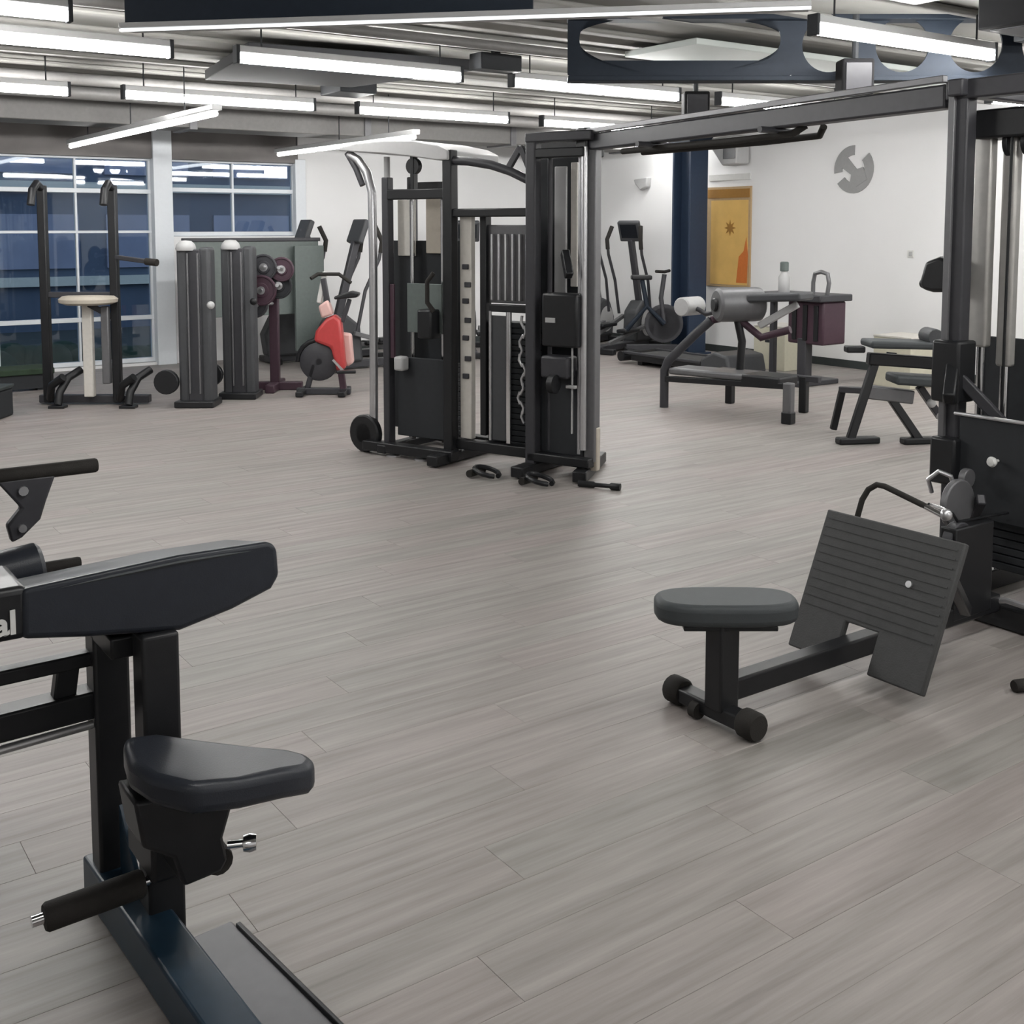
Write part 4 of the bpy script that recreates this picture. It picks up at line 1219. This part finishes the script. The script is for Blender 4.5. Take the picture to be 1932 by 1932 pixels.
t.p('bench_pad', M().beam(lc(0.80, 0.12, 0.33), lc(1.18, 0.12, 0.33), 0.30, 0.09), 'black', 0.02, 3)
t.p('far_leg', M().box(lc(0.30, 0.6, 0.16), (0.07, 0.07, 0.32), LZ), 'black', 0.010)
t.p('far_leg', M().box(lc(1.05, 0.6, 0.16), (0.07, 0.07, 0.32), LZ), 'black', 0.010)
t.p('far_rail', M().beam(lc(0.2, 0.6, 0.30), lc(1.2, 0.6, 0.30), 0.06, 0.05), 'char', 0.006)
t.p('upright', M().tube([lc(0.62, 0.25, 0.32), lc(0.64, 0.25, 0.62), lc(0.56, 0.25, 0.92)], 0.035, 10), 'black')
t.p('cross_link', M().tube([lc(0.42, 0.1, 0.80), lc(0.56, 0.25, 0.84), lc(0.80, 0.3, 0.66), lc(1.05, 0.35, 0.74)], 0.035, 10), 'plum')
rl = t.p('padded_roller', M().lathe([(0, 0), (0.12, 0), (0.145, .02), (0.15, .06), (0.15, .36), (0.145, .40), (0.12, .42), (0, .42)], lc(0.50, 0.05, 0.94), DS * .55 + DN * .83, 24), 'grey')
t.p('roller_cap', M().lathe([(0, 0), (0.05, 0), (0.06, .015), (0, .03)], lc(0.50, 0.05, 0.94) - (DS * .55 + DN * .83).normalized() * .028, DS * .55 + DN * .83, 16), 'black', parent=rl)
t.p('small_roller', M().lathe([(0, 0), (0.075, 0), (0.085, .01), (0.085, .26), (0.075, .27), (0, .27)], lc(0.10, 0.1, 0.90), DN, 20), 'lgrey')
t.p('roller_arm', M().tube([lc(0.12, 0.25, 0.90), lc(0.3, 0.2, 0.84), lc(0.52, 0.2, 0.90)], 0.022, 10), 'char')
t.p('seat_pad', M().beam(lc(0.72, 0.3, 1.0), lc(1.20, 0.35, 1.03), 0.30, 0.07), 'plastic', 0.02, 3)
t.p('pad_brace', M().beam(lc(0.78, 0.3, 0.76), lc(1.12, 0.34, 0.96), 0.05, 0.06), 'lgrey', 0.008)

# leg machine behind it
t = T('leg_machine', 'dark weight stack machine on a single post against the white wall', 'gym machine', (9.1, 7.7, 0))
t.p('post', M().box((9.1, 7.71, 0.24), (0.11, 0.11, 0.48)), 'char', 0.010)
t.p('base', M().bb(8.85, 9.45, 7.55, 7.87, 0, 0.05), 'char', 0.010)
t.p('stack_case', M().bb(9.05, 9.40, 7.44, 7.90, 0.42, 0.86), 'plum', 0.02)
for i in range(3):
    yy = 7.50 + i * 0.14
    t.p('case_slat', M().bb(9.03, 9.055, yy, yy + 0.05, 0.46, 0.82), 'black', 0.004)
t.p('top_shelf', M().bb(8.95, 9.45, 7.40, 8.30, 0.86, 0.93), 'char', 0.012)
t.p('loop_handle', M().tube([(9.1, 7.62, 0.93), (9.1, 7.62, 1.05), (9.1, 7.60, 1.14), (9.1, 7.52, 1.16), (9.1, 7.44, 1.14), (9.1, 7.42, 1.05), (9.1, 7.44, 0.93)], 0.022, 10), 'grey')
t.p('shelf_leg', M().bb(9.2, 9.26, 8.22, 8.28, 0, 0.86), 'char', 0.006)
t = T('spray_bottle', 'small bottle with dark cap on the shelf of the leg machine', 'bottle', (9.12, 8.02, 0.93))
t.p('body', M().lathe([(0.055, 0), (0.06, .01), (0.06, .16), (0.035, .20), (0.03, .22), (0, .22)], (9.12, 8.02, 0.93), (0, 0, 1), 20), 'lgrey')
t.p('cap', M().lathe([(0.035, 0), (0.045, .005), (0.045, .09), (0.035, .10), (0, .10)], (9.12, 8.02, 1.15), (0, 0, 1), 16), 'sage')

# cream jump boxes by the wall
for (x, y, s, h, lb) in ((9.85, 7.05, 0.44, 0.52, 'cream plywood jump box right of the leg machine'), (9.95, 8.75, 0.46, 0.50, 'cream plywood jump box behind the leg curl bench')):
    t = T('jump_box', lb, 'box', (x, y, 0), 'cream jump boxes')
    t.p('body', M().bb(x - s / 2, x + s / 2, y - s / 2, y + s / 2, 0, h - .02), 'cream', 0.006)
    t.p('lid', M().bb(x - s / 2 - .005, x + s / 2 + .005, y - s / 2 - .005, y + s / 2 + .005, h - .02, h), 'bone', 0.004)
    t.p('hand_hole', M().box((x - s / 2 - .001, y, h * .65), (0.006, 0.12, 0.035)), 'dark', 0.002)

# ------------------------------------------------------------------ adjustable bench near the right tower
f = loc_frame((6.82, 5.35, 0))
t = T('adjustable_bench', 'black adjustable bench with splayed legs left of the right tower', 'bench', (7.1, 5.2, 0))
t.p('back_pad', M().beam(f(0.14, 0.1, 0.745), f(0.78, 0.1, 0.73), 0.28, 0.055), 'vinyl2', 0.02, 3)
t.p('head_bracket', M().box(f(0.06, 0.1, 0.70), (0.14, 0.10, 0.05), RGZ), 'black', 0.012)
t.p('spine', M().beam(f(0.16, 0.1, 0.63), f(0.78, 0.1, 0.585), 0.09, 0.09), 'black', 0.010)
t.p('seat_pad', M().beam(f(0.33, 0.08, 0.485), f(0.80, 0.08, 0.455), 0.28, 0.07), 'vinyl2', 0.02, 3)
t.p('lower_frame', M().beam(f(0.16, 0.1, 0.38), f(0.50, 0.1, 0.34), 0.10, 0.10), 'grey', 0.010)
t.p('leg', M().beam(f(0.22, 0.1, 0.62), f(0.02, 0.02, 0.03), 0.06, 0.06, FW), 'black', 0.008)
t.p('leg', M().beam(f(0.32, 0.1, 0.36), f(0.54, 0.02, 0.02), 0.06, 0.06, FW), 'black', 0.008)
t.p('leg', M().beam(f(0.10, 0.5, 0.36), f(0.03, 0.5, 0.02), 0.05, 0.05, FW), 'black', 0.008)
t.p('foot', M().beam(f(-0.08, 0.0, 0.025), f(0.24, 0.06, 0.025), 0.09, 0.05), 'black', 0.012)
t.p('foot', M().beam(f(0.40, 0.0, 0.025), f(0.74, 0.06, 0.025), 0.09, 0.05), 'black', 0.012)
t.p('brace', M().beam(f(0.08, 0.5, 0.34), f(0.30, 0.1, 0.38), 0.05, 0.05), 'char', 0.008)
t.p('roller', M().lathe([(0, 0), (0.055, 0), (0.06, .01), (0.06, .20), (0.055, .21), (0, .21)], f(0.62, -0.02, 0.80), FW, 18), 'plastic')
t.p('knob', M().ball(f(0.63, 0.055, 0.30), 0.035), 'lgrey')
t.p('knob', M().ball(f(0.70, 0.055, 0.20), 0.030), 'lgrey')
t.p('adjuster_rack', M().beam(f(0.55, 0.1, 0.42), f(0.72, 0.1, 0.18), 0.05, 0.07, FW), 'char', 0.006)
